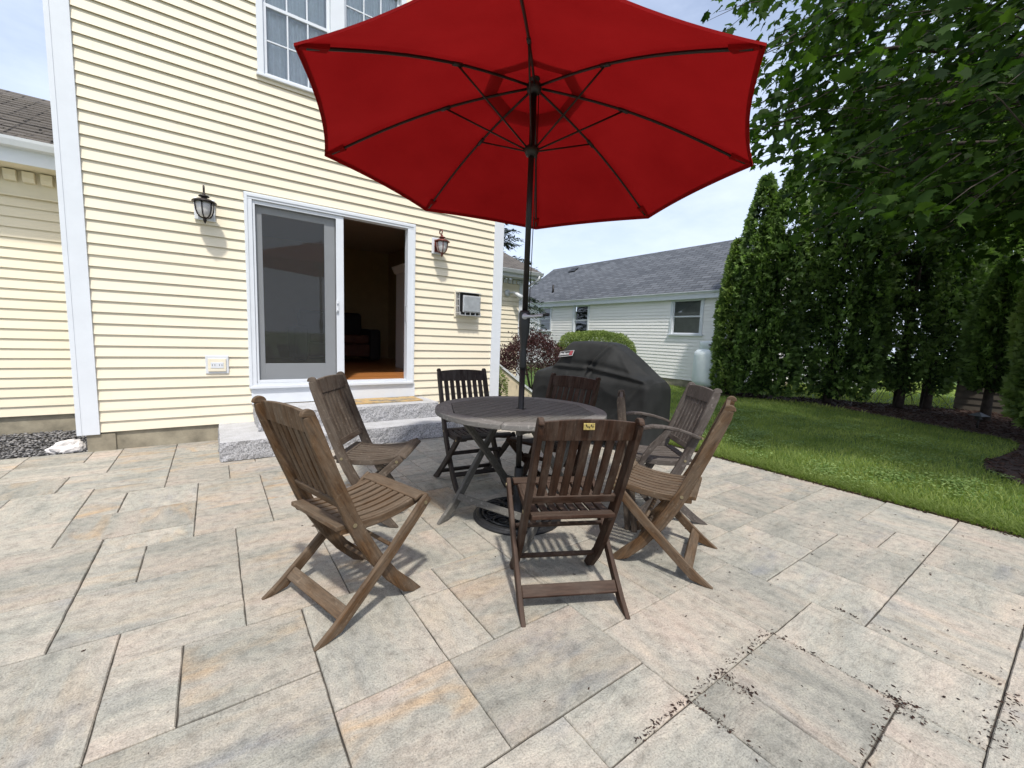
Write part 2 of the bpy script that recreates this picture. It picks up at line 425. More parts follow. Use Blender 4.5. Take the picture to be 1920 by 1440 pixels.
    c6 = mixc(nt, 1, c5, pr.outputs['Color'], 'MULTIPLY')
    nt.links.new(c6, b.inputs['Base Color']); b.inputs['Roughness'].default_value = .85; b.inputs['Specular IOR Level'].default_value = .25
    sm = N(nt, 'ShaderNodeMath', operation='MULTIPLY_ADD'); sm.inputs[1].default_value = 3; nt.links.new(mott, sm.inputs[0]); nt.links.new(grain, sm.inputs[2]); sm3 = N(nt, 'ShaderNodeMath', operation='MULTIPLY_ADD'); sm3.inputs[1].default_value = 4; nt.links.new(rn.outputs['Fac'], sm3.inputs[0]); nt.links.new(sm.outputs[0], sm3.inputs[2]); sm = sm3
    bump(nt, b, sm.outputs[0], .5, .006)
    return m
bm = bmesh.new(); uvl = bm.loops.layers.uv.new('UVMap'); cl = bm.loops.layers.float_color.new('stone')
rp = random.Random(12)
for r in rects:
    x0, y0, x1, y1 = PX+r[0]*PP, PY+r[1]*PP, PX+r[2]*PP, PY+r[3]*PP
    if r[2] >= I1: x1 = 4.40
    gap = .0013+rp.random()*.0014; ch = .0035; z = rp.uniform(-.0018,.0018)
    gy = gap*(1.9 if x0 < 1.0 else 1.25); x0 += gap; y0 += gy; x1 -= gap; y1 -= gy
    # slightly irregular worn edges: subdivided outline
    def outline(inset, zz, n=9, amp=.0028):
        pts = []
        cs = [(x0+inset,y0+inset),(x1-inset,y0+inset),(x1-inset,y1-inset),(x0+inset,y1-inset)]
        for k in range(4):
            a, c = cs[k], cs[(k+1)%4]
            for t in range(n):
                u = t/n; px = a[0]+(c[0]-a[0])*u; py = a[1]+(c[1]-a[1])*u
                q = mnoise.noise((px*23+7, py*23, k*3.1))*amp*(0 if t == 0 else 1)
                if k % 2 == 0: py += q
                else: px += q
                pts.append(bm.verts.new((px, py, zz)))
        return pts
    A = outline(ch, z); B = outline(0.0, z-.005); Cc = outline(0.0, z-.03)
    n = len(A); faces = [bm.faces.new(A)]
    for k in range(n):
        k2 = (k+1) % n
        faces.append(bm.faces.new((B[k], B[k2], A[k2], A[k]))); faces.append(bm.faces.new((Cc[k], Cc[k2], B[k2], B[k])))
    ox, oy = rp.random()*60, rp.random()*60; sw = rp.random() < .28
    warm = rp.random()**1.6*(.72 if x0 < 1.2 else .22); col = (warm, rp.random()*.85, rp.random(), 1)
    for f in faces:
        for l in f.loops:
            p = l.vert.co; u, v = (p.y, p.x) if sw else (p.x, p.y)
            l[uvl].uv = (u+ox, v+oy); l[cl] = col
me = bpy.data.meshes.new('patio'); bm.to_mesh(me); bm.free(); me.materials.append(mat_paver())
o = bpy.data.objects.new('patio', me); COL.objects.link(o); tag(o, kind='structure')
joint = simple('joint_sand', (.06,.053,.044), .95, var=.6, scale=12)
jb = MB(); jb.add([(PX+I0*PP,PY+J0*PP,-.009),(4.40,PY+J0*PP,-.009),(4.40,PY+J1*PP,-.009),(PX+I0*PP,PY+J1*PP,-.009)], [(0,1,2,3)])
tag(jb.build('patio_bed', joint), kind='structure')

# planting bed of bark mulch under the trees: front edge measured on the ground
soil = simple('bark_mulch_soil', (.042,.024,.018), .95, var=.6, scale=16, bmp=.9, bscale=45)
bed_edge = [(4.9,-2.2),(5.5,-.6),(5.95,.02),(6.31,.30),(6.5,.44),(6.76,.60),(7.12,.66),(7.5,.64),(7.93,.58),(8.62,.52),(9.2,.54),(9.55,.66),(9.72,.9),(9.85,1.3),(10.2,1.95),(10.55,2.6),(10.85,3.3),(10.92,3.86),(10.65,4.4),(10.3,4.9),(10.0,5.45),(10.2,5.9)]
bed_back = [(11.0,5.9),(11.5,4.9),(12.3,3.6),(13.1,2.5),(13.6,1.6),(14.6,.6),(14.6,-3.5),(7,-6),(4.9,-5)]
b_ = MB(); pl = bed_edge+bed_back; b_.add([(x,y,-.008) for x,y in pl], [tuple(range(len(pl)))])
tag(b_.build('mulch_bed', soil), kind='structure')
def inpoly(x, y, poly):
    c = np.zeros(np.shape(x), bool); n = len(poly)
    for i in range(n):
        x1, y1 = poly[i]; x2, y2 = poly[(i+1) % n]
        cond = ((y1 > y) != (y2 > y)) & (x < (x2-x1)*(y-y1)/(y2-y1+1e-12)+x1)
        c ^= cond
    return c
def chips(name, n, xf, size, mat, kind='stuff', flat=.35, asp=(2,5)):
    """small flat irregular slivers lying about"""
    P = xf(n); n = len(P)
    L = rng.uniform(*size, n); W = L/rng.uniform(*asp, n); a = rng.random(n)*2*np.pi
    d = np.stack([np.cos(a), np.sin(a), rng.normal(0, flat, n)], 1); s = np.stack([-np.sin(a), np.cos(a), rng.normal(0, flat, n)], 1)
    V = np.empty((n,4,3)); V[:,0] = P-d*L[:,None]/2; V[:,1] = P+s*W[:,None]/2; V[:,2] = P+d*L[:,None]/2; V[:,3] = P-s*W[:,None]/2
    V[:,:,2] = np.maximum(V[:,:,2], P[:,2:3]-.001)
    # give each chip a little body: second layer
    V2 = V.copy(); V2[:,:,2] += (W*.35)[:,None]+.0008
    A = np.concatenate([V, V2], 1).reshape(-1,3)
    base = np.arange(n)[:,None]*8
    F = np.concatenate([base+np.array(q)[None] for q in ((4,5,6,7),(0,1,5,4),(1,2,6,5),(2,3,7,6),(3,0,4,7))], 0)
    o = np_mesh(name, A, F, mat, col=np.repeat(rng.random(n), 8)); tag(o, kind=kind); return o
def bedpts(n):
    x = rng.uniform(4.9,14.6,n*3); y = rng.uniform(-3,6,n*3); k = inpoly(x, y, pl); x, y = x[k][:n], y[k][:n]
    return np.stack([x, y, np.full(len(x), -.004)+rng.random(len(x))*.02], 1)
chips('mulch_chips', 16000, bedpts, (.02,.07), M['mulchbits'])
# crumbs of mulch swept along the joints and over the stones
def crumbs(n):
    out = []
    lines = [((.95,.50),(2.35,.07),.05,30),((1.29,.69),(1.90,.69),.014,120),((1.29,.69),(1.0,.69),.007,70),((1.49,.68),(1.49,.58),.016,70),((1.90,.69),(1.90,.28),.010,60),((1.91,.28),(1.88,.24),.03,90),((1.91,.07),(2.30,.05),.026,90),((1.5,.28),(1.9,.28),.012,60),((1.29,.69),(1.29,.45),.008,40),((2.35,.07),(2.35,.6),.006,60),((2.95,.07),(2.95,-.2),.014,50)]
    for a, b, s, m in lines:
        t = rng.random(m); p = np.array(a)[None]*(1-t[:,None])+np.array(b)[None]*t[:,None]; out.append(p+rng.normal(0, s, (m,2)))
    m = 620; x = rng.uniform(.2,4.3,m); y = rng.uniform(-.3,1.9,m)
    w = np.clip((x-.3)/2.0, 0.04, 1)*np.clip(1.45-y, .06, 1); k = rng.random(m) < w*.75; out.append(np.stack([x[k], y[k]], 1))
    m = 80; out.append(np.stack([rng.uniform(-1,4,m), rng.uniform(.3,4.5,m)], 1))
    P = np.concatenate(out); return np.concatenate([P, np.full((len(P),1), .0022)], 1)
chips('mulch_crumbs', 0, crumbs, (.003,.015), M['mulchbits'], flat=.10, asp=(1.8,6))
def edgec(n):
    y = rng.uniform(-2,5.3,n); return np.stack([4.405+rng.normal(0,.018,n), y, np.full(n,-.004)+rng.random(n)*.012], 1)
chips('soil_crumbs', 2200, edgec, (.008,.03), M['mulchbits'])

# grass
def grass(name, n, xf, h, w, tone=(0,1), lean=.5):
    P = xf(n); n = len(P)
    H = rng.uniform(*h, n); a = rng.random(n)*2*np.pi; ln = rng.uniform(.1, lean, n); b = rng.random(n)*2*np.pi
    s = np.stack([np.cos(a), np.sin(a), np.zeros(n)], 1)*(w*rng.uniform(.7,1.4,n))[:,None]
    t = np.stack([np.cos(b)*ln, np.sin(b)*ln, np.ones(n)], 1)
    t2 = np.stack([np.cos(b)*ln*2.3, np.sin(b)*ln*2.3, np.full(n,.92)], 1)
    V = np.empty((n,5,3)); V[:,0] = P-s; V[:,1] = P+s; mid = P+t*(H*.55)[:,None]; V[:,2] = mid+s*.8; V[:,3] = mid-s*.8; V[:,4] = P+t2*H[:,None]
    base = np.arange(n)[:,None]*5
    F4 = base+np.array([0,1,2,3])[None]; F3 = base+np.array([3,2,4,4])[None]
    tn = np.clip(.5+.30*np.array([mnoise.noise((p[0]*.9, p[1]*.9, 3.3)) for p in P])+rng.normal(0,.17,n)+.18*np.array([mnoise.noise((p[0]*3.1, p[1]*3.1, 8.3)) for p in P]), 0, 1)*(tone[1]-tone[0])+tone[0]
    me = bpy.data.meshes.new(name)
    F = np.concatenate([F4[:, [0,1,2]], F4[:, [0,2,3]], F3[:, :3]], 0)
    o = np_mesh(name, V.reshape(-1,3), F, M['grass'], col=np.repeat(tn,5)); tag(o, kind='stuff'); return o
def lawnpts(n):
    # density falls off with distance from the patio
    d = rng.random(n*2)**1.7*6.6; y = rng.uniform(-1.6,7.5,n*2); x = 4.43+d
    k = ~inpoly(x, y, pl) & (x < 10.95); x, y = x[k][:n], y[k][:n]
    return np.stack([x, y, np.full(len(x), -.03)], 1)
grass('grass', 95000, lawnpts, (.035,.070), .0028)
def fringe(n):
    y = rng.uniform(-1.6,6,n); x = 4.42+np.abs(rng.normal(0,.16,n)); k = ~inpoly(x, y, pl); return np.stack([x[k], y[k], np.full(k.sum(), -.03)], 1)
grass('long_grass', 26000, fringe, (.05,.105), .0026, (0,.5), .6)
def farpts(n):
    x = rng.uniform(10.5,24,n); y = rng.uniform(-4,6,n); k = ~inpoly(x, y, pl); return np.stack([x[k], y[k], np.full(k.sum(), -.03)], 1)
grass('far_grass', 26000, farpts, (.05,.1), .009, (.75,1))  # lighter tones put the sunlight behind the tree row into the colour
def cloverpts(n):
    out = []
    cs = np.stack([rng.uniform(4.65,8.4,95), rng.uniform(.4,4.2,95)], 1)
    for c in cs:
        m = int(n/95*rng.uniform(.3,1.8)); out.append(c+rng.normal(0,.10,(m,2))*np.array([1.3,.8]))
    P = np.concatenate(out); k = ~inpoly(P[:,0], P[:,1], pl) & (P[:,0] > 4.46); P = P[k]
    return np.concatenate([P, rng.uniform(.012,.035,(len(P),1))], 1)
P = cloverpts(6500); n = len(P); a = rng.random(n)*6.28; V = np.empty((n,6,3))
for k in range(6):
    rr = rng.uniform(.007,.016,n); V[:,k,0] = P[:,0]+rr*np.cos(a+k*1.047); V[:,k,1] = P[:,1]+rr*np.sin(a+k*1.047); V[:,k,2] = P[:,2]+rng.normal(0,.003,n)
tag(np_mesh('clover', V.reshape(-1,3), np.arange(n*6).reshape(n,6), M['clover'], col=np.repeat(rng.random(n),6)), kind='stuff')

# gravel strip against the house, left
def gravpts(n):
    return np.stack([rng.uniform(-3.6,-.93,n), rng.uniform(5.37,6.49,n), rng.uniform(-.012,.012,n)], 1)
gb = MB(); gb.add([(-8,5.365,-.022),(-.9,5.365,-.022),(-.9,6.6,-.022),(-8,6.6,-.022)], [(0,1,2,3)])
tag(gb.build('gravel_bed', simple('dark_gravel_soil', (.05,.048,.046), .95, var=.5, scale=40)), kind='structure')
P = gravpts(5200); n = len(P)
sx, sy, sz = rng.uniform(.010,.026,n), rng.uniform(.008,.017,n), rng.uniform(.005,.010,n); a = rng.random(n)*6.28
oct_ = np.array([(1,0,0),(.55,.75,.1),(-.4,.85,0),(-1,.1,0),(-.5,-.8,.1),(.5,-.8,0),(.1,.05,1),(0,0,-1)])
V = np.empty((n,8,3))
for k in range(8):
    j = rng.uniform(.8,1.2,n); x = oct_[k,0]*sx*j; y = oct_[k,1]*sy*j; V[:,k,0] = P[:,0]+x*np.cos(a)-y*np.sin(a); V[:,k,1] = P[:,1]+x*np.sin(a)+y*np.cos(a); V[:,k,2] = P[:,2]+oct_[k,2]*sz
F = np.concatenate([np.arange(n)[:,None]*8+np.array([[i,(i+1)%6,6]]) for i in range(6)]+[np.arange(n)[:,None]*8+np.array([[(i+1)%6,i,7]]) for i in range(6)], 0)
tag(np_mesh('gravel', V.reshape(-1,3), F, M['gravelbits'], col=np.repeat(rng.random(n),8)), kind='stuff')

# white rock at the corner
bm = bmesh.new(); bmesh.ops.create_icosphere(bm, subdivisions=4, radius=1)
for v in bm.verts:
    p = v.co.copy(); d = 1+.30*mnoise.noise(p*1.1)+.13*mnoise.noise(p*3)+.05*mnoise.noise(p*8)
    v.co = Vector((p.x*.125*d*(1.0-.12*p.x), p.y*.07*d, max(p.z,-.45)*.075*d+.03+.018*p.x))
me = bpy.data.meshes.new('rock'); bm.to_mesh(me); bm.free(); me.materials.append(M['rock'])
o = bpy.data.objects.new('rock', me); COL.objects.link(o); o.location = (-1.125,5.46,0); o.rotation_euler = (0,0,R(12))
tag(o, 'white oblong rock lying on dark gravel beside the house corner', 'rock')
# ------------------------------------------------------------------ the cream house
def attach(o, root):
    o.parent = root
    o.matrix_parent_inverse = Matrix.Translation(root.location).inverted()
    return o
def siding(mb, O, U, NN, u0, u1, z0, z1, e, openings=(), proj=.018):
    """overlapping boards: every course leans out at its lower lip; openings are cut out"""
    O = Vector(O); U = Vector(U); NN = Vector(NN); Z = Vector((0,0,1))
    def P(u, z, off): return O+U*u+Z*z+NN*off
    n = int(math.ceil((z1-z0)/e)); rs_ = random.Random(int(u0*100+u1*7)); seam = 0
    for k in range(n):
        if k % 2 == 0: seam = u0+(u1-u0)*rs_.uniform(.12,.88)
        a, b = z0+k*e, min(z0+(k+1)*e, z1)
        cuts = sorted({a, b} | {z for op in openings for z in (op[2], op[3]) if a < z < b})
        for za, zb in zip(cuts[:-1], cuts[1:]):
            segs = [(u0, u1)]
            for (oa, ob, oc, od) in openings:
                if oc < (za+zb)/2 < od:
                    ns = []
                    for s, t in segs:
                        if ob <= s or oa >= t: ns.append((s, t)); continue
                        if s < oa: ns.append((s, oa))
                        if ob < t: ns.append((ob, t))
                    segs = ns
            segs = [q for s, t in segs for q in (((s, seam), (seam, t)) if s+.1 < seam < t-.1 else ((s, t),))]
            fa = proj*(1-(za-a)/e); fb = proj*(1-(zb-a)/e)+.001
            for s, t in segs:
                m = max(1, int((t-s)/.6)); 
                for q in range(m):
                    s0 = s+(t-s)*q/m; t0 = s+(t-s)*(q+1)/m; ex = .0016 if s >= seam-1e-6 else 0.0
                    wv = lambda u: .0012*mnoise.noise((u*.9, k*.37+u0, 2.0))
                    mb.add([P(s0,za,fa+ex+wv(s0)),P(t0,za,fa+ex+wv(t0)),P(t0,zb,fb+ex),P(s0,zb,fb+ex)], [(0,1,2,3)])
                    if ex and q == 0: mb.add([P(s0,za,fa-.004),P(s0,za,fa+ex+wv(s0)),P(s0,zb,fb+ex),P(s0,zb,fb-.004)], [(0,1,2,3)])
                    # the board runs on upward behind the lip of the next one: an open, dark lap
                    if zb == b and k < n-1: mb.add([P(s0,b,.001),P(t0,b,.001),P(t0,b+.035,.0),P(s0,b+.035,.0)], [(0,1,2,3)])
    return mb

W = 5.348
EXP = .1016
house = empty('house', (1.25, W, 0), 0, 'two-storey cream clapboard house with white corner boards and an open sliding door', 'house')
ops = [(.33,2.15,.40,2.58), (.50,1.98,3.82,5.20), (2.775,3.125,1.48,1.82)]
mb = siding(MB(), (0,W,0), (1,0,0), (0,-1,0), -.90, 3.40, .178, 6.3, EXP, ops)
wall = attach(mb.build('wall', M['siding'], recalc=False), house)
# side walls and back (plain lapped boards)
mb = siding(MB(), (3.546,0,0), (0,1,0), (1,0,0), W+.15, 12, .178, 6.3, EXP)
siding(mb, (-1.04,0,0), (0,1,0), (-1,0,0), W+.15, 12, .178, 6.3, EXP)
siding(mb, (0,12,0), (1,0,0), (0,1,0), -1.04, 3.546, .178, 6.3, EXP)
attach(mb.build('side_wall', M['siding'], recalc=False), house)
for x0, x1, cx0, cx1 in ((-1.046,-.892,-1.046,-1.012),(3.390,3.548,3.512,3.548)):
    mb = MB()
    mb.box(x0, x1, W-.030, W+.004, .162, 6.3)
    mb.box(x0, x0+.035, W-.034, W-.030, .162, 6.3) if x0 < 0 else mb.box(x1-.03, x1, W-.034, W-.030, .162, 6.3)
    mb.box(cx0, cx1, W+.004, W+.16, .162, 6.3)
    attach(mb.build('corner_board', M['trim'], bevel=.003), house)
mb = MB().box(-.985, 3.50, W+.004, W+.2, -.05, .182)
mb.box(-.985, -.79, W-.012, W+.004, -.05, .160)
mb.box(3.3,3.5, W+.2, 12, -.05, .18); mb.box(-.985,-.79, W+.2, 12, -.05, .18)
attach(mb.build('foundation', M['concrete']), house)
# roof of the tall block (gable, eaves toward the patio)
def roof_uv(o, eave_axis):
    me = o.data; L = me.uv_layers.new(name='UVMap')
    for p in me.polygons:
        n = p.normal; sl = math.hypot(n.x, n.y)
        for li in p.loop_indices:
            c = me.vertices[me.loops[li].vertex_index].co
            u = c.x if eave_axis == 'x' else c.y
            L.data[li].uv = (u, c.z/max(sl,.2))
def gable(x0, x1, y0, y1, ze, slope, axis, th=.05):
    """two roof slabs; ridge runs along axis"""
    m = MB()
    if axis == 'x':
        ym = (y0+y1)/2; zr = ze+slope*(ym-y0)
        m.prism([(y0,ze),(ym,zr),(y1,ze),(y1,ze+th),(ym,zr+th*1.1),(y0,ze+th)], x0, x1, 'x')
    else:
        xm = (x0+x1)/2; zr = ze+slope*(xm-x0)
        m.prism([(x0,ze),(xm,zr),(x1,ze),(x1,ze+th),(xm,zr+th*1.1),(x0,ze+th)], y0, y1, 'y')
    return m
o = attach(gable(-1.2,3.7,W-.12,12.3,6.32,.55,'x').build('roof', M['shingle_brown']), house); roof_uv(o, 'x')

# upper window pair
def sash(mb, x0, x1, z0, z1, y, w=.032, cols=3, rows=2, mt=.014):
    mb.box(x0,x1,y,y+.03,z0,z0+w); mb.box(x0,x1,y,y+.03,z1-w,z1); mb.box(x0,x0+w,y,y+.03,z0+w,z1-w); mb.box(x1-w,x1,y,y+.03,z0+w,z1-w)
    for k in range(1, cols):
        x = x0+w+(x1-x0-2*w)*k/cols; mb.box(x-mt/2,x+mt/2,y+.004,y+.024,z0+w,z1-w)
    for k in range(1, rows):
        z = z0+w+(z1-z0-2*w)*k/rows; mb.box(x0+w,x1-w,y+.006,y+.022,z-mt/2,z+mt/2)
win_t = MB()
win_t.box(.455,.515,W-.034,W+.05,3.80,5.24); win_t.box(1.965,2.025,W-.034,W+.05,3.80,5.24); win_t.box(.455,2.025,W-.036,W+.05,5.24,5.30)
win_t.box(.445,2.035,W-.045,W+.05,3.775,3.80); win_t.box(1.165,1.312,W-.032,W+.05,3.80,5.24)
fr = attach(win_t.build('window_trim', M['trim'], bevel=.003), house)
curt = simple('lace_curtain', (.86,.87,.90), .9, var=.07, scale=22)
for x0, x1 in ((.515,1.165),(1.312,1.965)):
    m_ = MB(); sash(m_, x0, x1, 3.80, 4.50, W-.008); sash(m_, x0, x1, 4.47, 5.24, W+.026)
    f = attach(m_.build('window', M['trim'], bevel=.002), house)
    gl = MB(); gl.add([(x0+.02,W+.010,3.82),(x1-.02,W+.010,3.82),(x1-.02,W+.010,4.48),(x0+.02,W+.010,4.48)], [(0,1,2,3)])
    gl.add([(x0+.02,W+.043,4.49),(x1-.02,W+.043,4.49),(x1-.02,W+.043,5.22),(x0+.02,W+.043,5.22)], [(0,1,2,3)])
    gl.build('pane', M['glass'], f, recalc=False)
    cu = MB(); n = 60
    for k in range(n):
        xa = x0+(x1-x0)*k/n; xb = x0+(x1-x0)*(k+1)/n; wv = lambda x: W+.075+.012*math.sin(x*95)+.006*math.sin(x*41)
        cu.add([(xa,wv(xa),3.80),(xb,wv(xb),3.80),(xb,wv(xb),5.24),(xa,wv(xa),5.24)], [(0,1,2,3)])
    cu.build('curtain', curt, f, smooth=True, recalc=False)
mb = MB().box(.3,2.2,W+.5,W+.52,3.6,5.5); attach(mb.build('upper_room', simple('dim_room', (.1,.1,.11), .9)), house)

# sliding door
t = MB()
t.box(.300,.372,W-.045,W+.06,.545,2.60); t.box(2.070,2.172,W-.045,W+.06,.545,2.60); t.box(.300,2.172,W-.047,W+.06,2.535,2.60)
t.box(.308,2.164,W-.055,W-.047,2.560,2.590); t.box(.308,.330,W-.055,W-.045,.545,2.56); t.box(2.142,2.164,W-.055,W-.045,.545,2.56)
t.box(.320,2.150,W-.062,W+.10,.545,.575); t.box(.372,2.070,W-.040,W+.10,.575,.600)
door = attach(t.build('sliding_door', M['trim'], bevel=.0025), house)
kb = MB().box(.318,2.190,W-.028,W+.02,.372,.545); attach(kb.build('kick_board', M['trim']), house)
# fixed glazed panel behind the screen
p = MB(); y = W+.020
p.box(.372,.462,y,y+.035,.600,2.535); p.box(1.085,1.200,y,y+.035,.600,2.535); p.box(.462,1.085,y,y+.035,2.42,2.535); p.box(.462,1.085,y,y+.035,.600,.815)
p.build('glazed_panel', M['trim'], door, bevel=.003)
gl = MB(); gl.add([(.46,y+.017,.81),(1.09,y+.017,.81),(1.09,y+.017,2.43),(.46,y+.017,2.43)], [(0,1,2,3)]); gl.build('glass', M['glass'], door, recalc=False)
p = MB(); y = W+.050
p.box(1.15,1.245,y,y+.035,.600,2.535); p.box(.372,.44,y,y+.035,.600,2.535); p.box(.44,1.15,y,y+.035,2.44,2.535); p.box(.44,1.15,y,y+.035,.600,.70)
p.build('open_panel', M['trim'], door, bevel=.003)
p = MB(); y = W-.028
p.box(.374,.398,y,y+.02,.602,2.533); p.box(1.203,1.287,y,y+.02,.602,2.533); p.box(.398,1.203,y,y+.02,2.495,2.533); p.box(.398,1.203,y,y+.02,.602,.636)
sf = p.build('screen_door', M['trim'], door, bevel=.003)
sc = MB(); sc.add([(.396,y+.011,.634),(1.205,y+.011,.634),(1.205,y+.011,2.497),(.396,y+.011,2.497)], [(0,1,2,3)]); sc.build('screen_mesh', M['screen'], sf, recalc=False)
h = MB().box(1.195,1.225,y-.018,y,1.42,1.56); h.box(1.200,1.218,y-.030,y-.018,1.44,1.46); h.box(1.200,1.218,y-.030,y-.018,1.52,1.54)
h.build('handle', M['trim_dirty'], sf, bevel=.003)
h = MB().box(2.064,2.073,W-.01,W+.02,1.36,1.56); h.build('latch_strike', M['alu'], door)

# the room behind the door
room = MB()
warm = simple('tan_room_wall', (.40,.29,.15), .9, var=.06)
ceil = simple('room_ceiling', (.55,.47,.38), .9, var=.04)
fl, nt, b, out = newmat('oak_floor')
uvv = coords(nt, 'Object', (1,1,1)); br = nt.nodes.new('ShaderNodeTexBrick'); nt.links.new(uvv, br.inputs['Vector'])
br.inputs['Scale'].default_value = 1; br.inputs['Brick Width'].default_value = .9; br.inputs['Row Height'].default_value = .07; br.inputs['Mortar Size'].default_value = .002
br.inputs['Color1'].default_value = (.52,.22,.07,1); br.inputs['Color2'].default_value = (.38,.14,.04,1); br.inputs['Mortar'].default_value = (.08,.03,.01,1)
nt.links.new(br.outputs['Color'], b.inputs['Base Color']); b.inputs['Roughness'].default_value = .3
MBf = MB().box(-.9,3.4,W+.10,10.2,.54,.60); attach(MBf.build('room_floor', fl), house)
room.box(-.9,3.4,9.8,9.9,.60,3.0); room.box(-.92,-.86,W+.10,9.8,.60,3.0); room.box(3.36,3.42,W+.10,9.8,.60,3.0)
room.box(-.86,.33,W+.06,W+.10,.60,3.0); room.box(2.16,3.36,W+.06,W+.10,.60,3.0); room.box(.33,2.16,W+.06,W+.10,2.60,3.0)
room.box(-.86,3.36,9.77,9.8,1.52,1.58)
attach(room.build('room_wall', warm), house)
attach(MB().box(-.9,3.4,W+.10,9.9,3.0,3.05).build('room_ceiling', ceil), house)

# left wing, set back
WL = 6.5
mb = siding(MB(), (0,WL,0), (1,0,0), (0,-1,0), -9, -.98, .190, 2.74, EXP)
attach(mb.build('wing_wall', M['siding'], recalc=False), house)
attach(MB().box(-9,-.98,WL+.012,WL+.2,-.05,.195).build('wing_foundation', M['concrete']), house)
o = attach(gable(-9.2,-1.048,WL-.36,10.7,2.835,.52,'x').build('wing_roof', M['shingle_brown']), house)
me = o.data; roof_uv(o, 'x')
# real butt edges on the shingle courses that show edge-on
sh = MB(); zz = 2.885; yy = WL-.36; sl = .52; ln = math.hypot(1, sl)
for k in range(16):
    y0 = yy+k*.14/ln; z0 = zz+(y0-yy)*sl
    y1 = y0+.16/ln; z1 = z0+.16/ln*sl
    x = -9.15
    while x < -1.06:
        w = rnd.uniform(.16,.34); dz = rnd.uniform(0,.006)
        sh.add([(x,y0,z0+.002),(min(x+w,-1.052)-.004,y0,z0+.002),(min(x+w,-1.052)-.004,y0,z0+.016+dz),(x,y0,z0+.016+dz),(x,y1,z1+.004),(min(x+w,-1.052)-.004,y1,z1+.004)],
               [(0,1,2,3),(3,2,5,4)])
        x += w
o = attach(sh.build('shingle_course', M['shingle_brown'], recalc=False), house); roof_uv(o, 'x')
mb = MB(); yf = WL-.36
mb.box(-9.2,-1.05,yf-.002,yf+.02,2.665,2.845)
attach(mb.build('wing_fascia', M['trim']), house)
mb = MB().prism([(yf-.002,2.79),(yf-.075,2.80),(yf-.095,2.85),(yf-.10,2.875),(yf-.09,2.875),(yf-.085,2.855),(yf-.07,2.815),(yf-.002,2.805)], -9.2, -1.052, 'x')
attach(mb.build('gutter', M['trim']), house)
mb = MB().box(-9.2,-1.05,yf+.02,WL-.002,2.672,2.69); mb.box(-9.2,-1.05,WL-.035,WL-.018,2.44,2.672); mb.box(-9.2,-1.05,WL-.045,WL-.018,2.42,2.44)
x = -4.0
while x < -1.1:
    mb.prism([(WL-.036,2.56),(WL-.09,2.56),(WL-.105,2.60),(WL-.105,2.66),(WL-.036,2.66)], x, x+.085, 'x'); x += .125
attach(mb.build('dentil_frieze', M['cream_trim'], bevel=.003), house)

# right wing, far back
WR = 8.0
mb = siding(MB(), (0,WR,0), (1,0,0), (0,-1,0), 3.5, 5.82, .2, 2.52, EXP)
siding(mb, (5.95,0,0), (0,1,0), (1,0,0), WR+.12, 12, .2, 2.52, EXP)
attach(mb.build('rear_wing_wall', M['siding'], recalc=False), house)
mb = MB().box(5.81,5.965,WR-.028,WR+.12,.2,2.52); attach(mb.build('rear_corner_board', M['trim'], bevel=.003), house)
o = attach(gable(3.55,6.2,WR-.32,12.4,2.66,.42,'x').build('rear_wing_roof', M['shingle_brown']), house); roof_uv(o, 'x')
mb = MB().box(3.55,6.2,WR-.325,WR-.30,2.53,2.665); mb.box(3.55,6.18,WR-.30,WR-.002,2.53,2.545)
mb.prism([(WR-.327,2.60),(WR-.39,2.61),(WR-.42,2.68),(WR-.41,2.685),(WR-.38,2.63),(WR-.327,2.615)], 3.55, 6.2, 'x')
x = 3.6
while x < 5.9:
    mb.box(x,x+.08,WR-.06,WR-.018,2.42,2.50); x += .125
attach(mb.build('rear_gutter', M['trim_dirty'], bevel=.002), house)
dn = MB().tube([(6.10,WR-.36,2.62),(6.10,WR-.36,2.55),(5.99,WR-.06,2.36),(5.99,WR-.06,.1)], .035, 8); attach(dn.build('downspout', M['trim_dirty'], smooth=True), house)

# flood light on the rear wing
fx = 5.47
fl_ = MB().lathe([(0,0),(.075,0),(.078,.015),(.05,.03),(0,.032)], 20); fl_.xform(Matrix.Translation((fx,WR-.02,2.20)) @ Matrix.Rotation(R(90),4,'X'))
root = tag(fl_.build('flood_light', M['trim_dirty'], smooth=True), 'small white security flood light under the eave of the far cream wing', 'light')
fl_ = MB().tube([(fx+.02,WR-.05,2.20),(fx+.10,WR-.12,2.22),(fx+.17,WR-.18,2.17),(fx+.25,WR-.25,2.10)], [.02,.022,.045,.06], 12); fl_.build('lamp_head', M['trim_dirty'], root, smooth=True)

# ------------------------------------------------------------------ things inside the room
sofa = empty('armchair', (1.95,8.75,.60), 0, 'dark brown upholstered armchair in the dim room behind the open door', 'armchair')
up = simple('brown_upholstery', (.085,.028,.014), .8, var=.25); upd = simple('black_upholstery', (.02,.016,.014), .8)
MB().box(-.55,.55,-.42,.35,.12,.36).build('base', up, sofa, bevel=.04, seg=3)
MB().box(-.53,.53,-.46,.30,.37,.54).build('seat', up, sofa, bevel=.05, seg=3)
MB().box(-.6,.6,.30,.55,.12,.98).build('backrest', upd, sofa, bevel=.07, seg=3)
for s in (-1,1): MB().box(s*.66-.11,s*.66+.11,-.42,.5,.05,.66).build('armrest', upd, sofa, bevel=.06, seg=3)
cab = empty('cabinet', (2.86,7.05,.60), 0, 'tall white cabinet with a cornice standing just inside the doorway', 'cabinet')
wp = simple('white_cabinet_paint', (.72,.68,.64), .5, var=.03)
MB().box(-.24,.24,-.2,.2,0,1.62).build('body', wp, cab, bevel=.004)
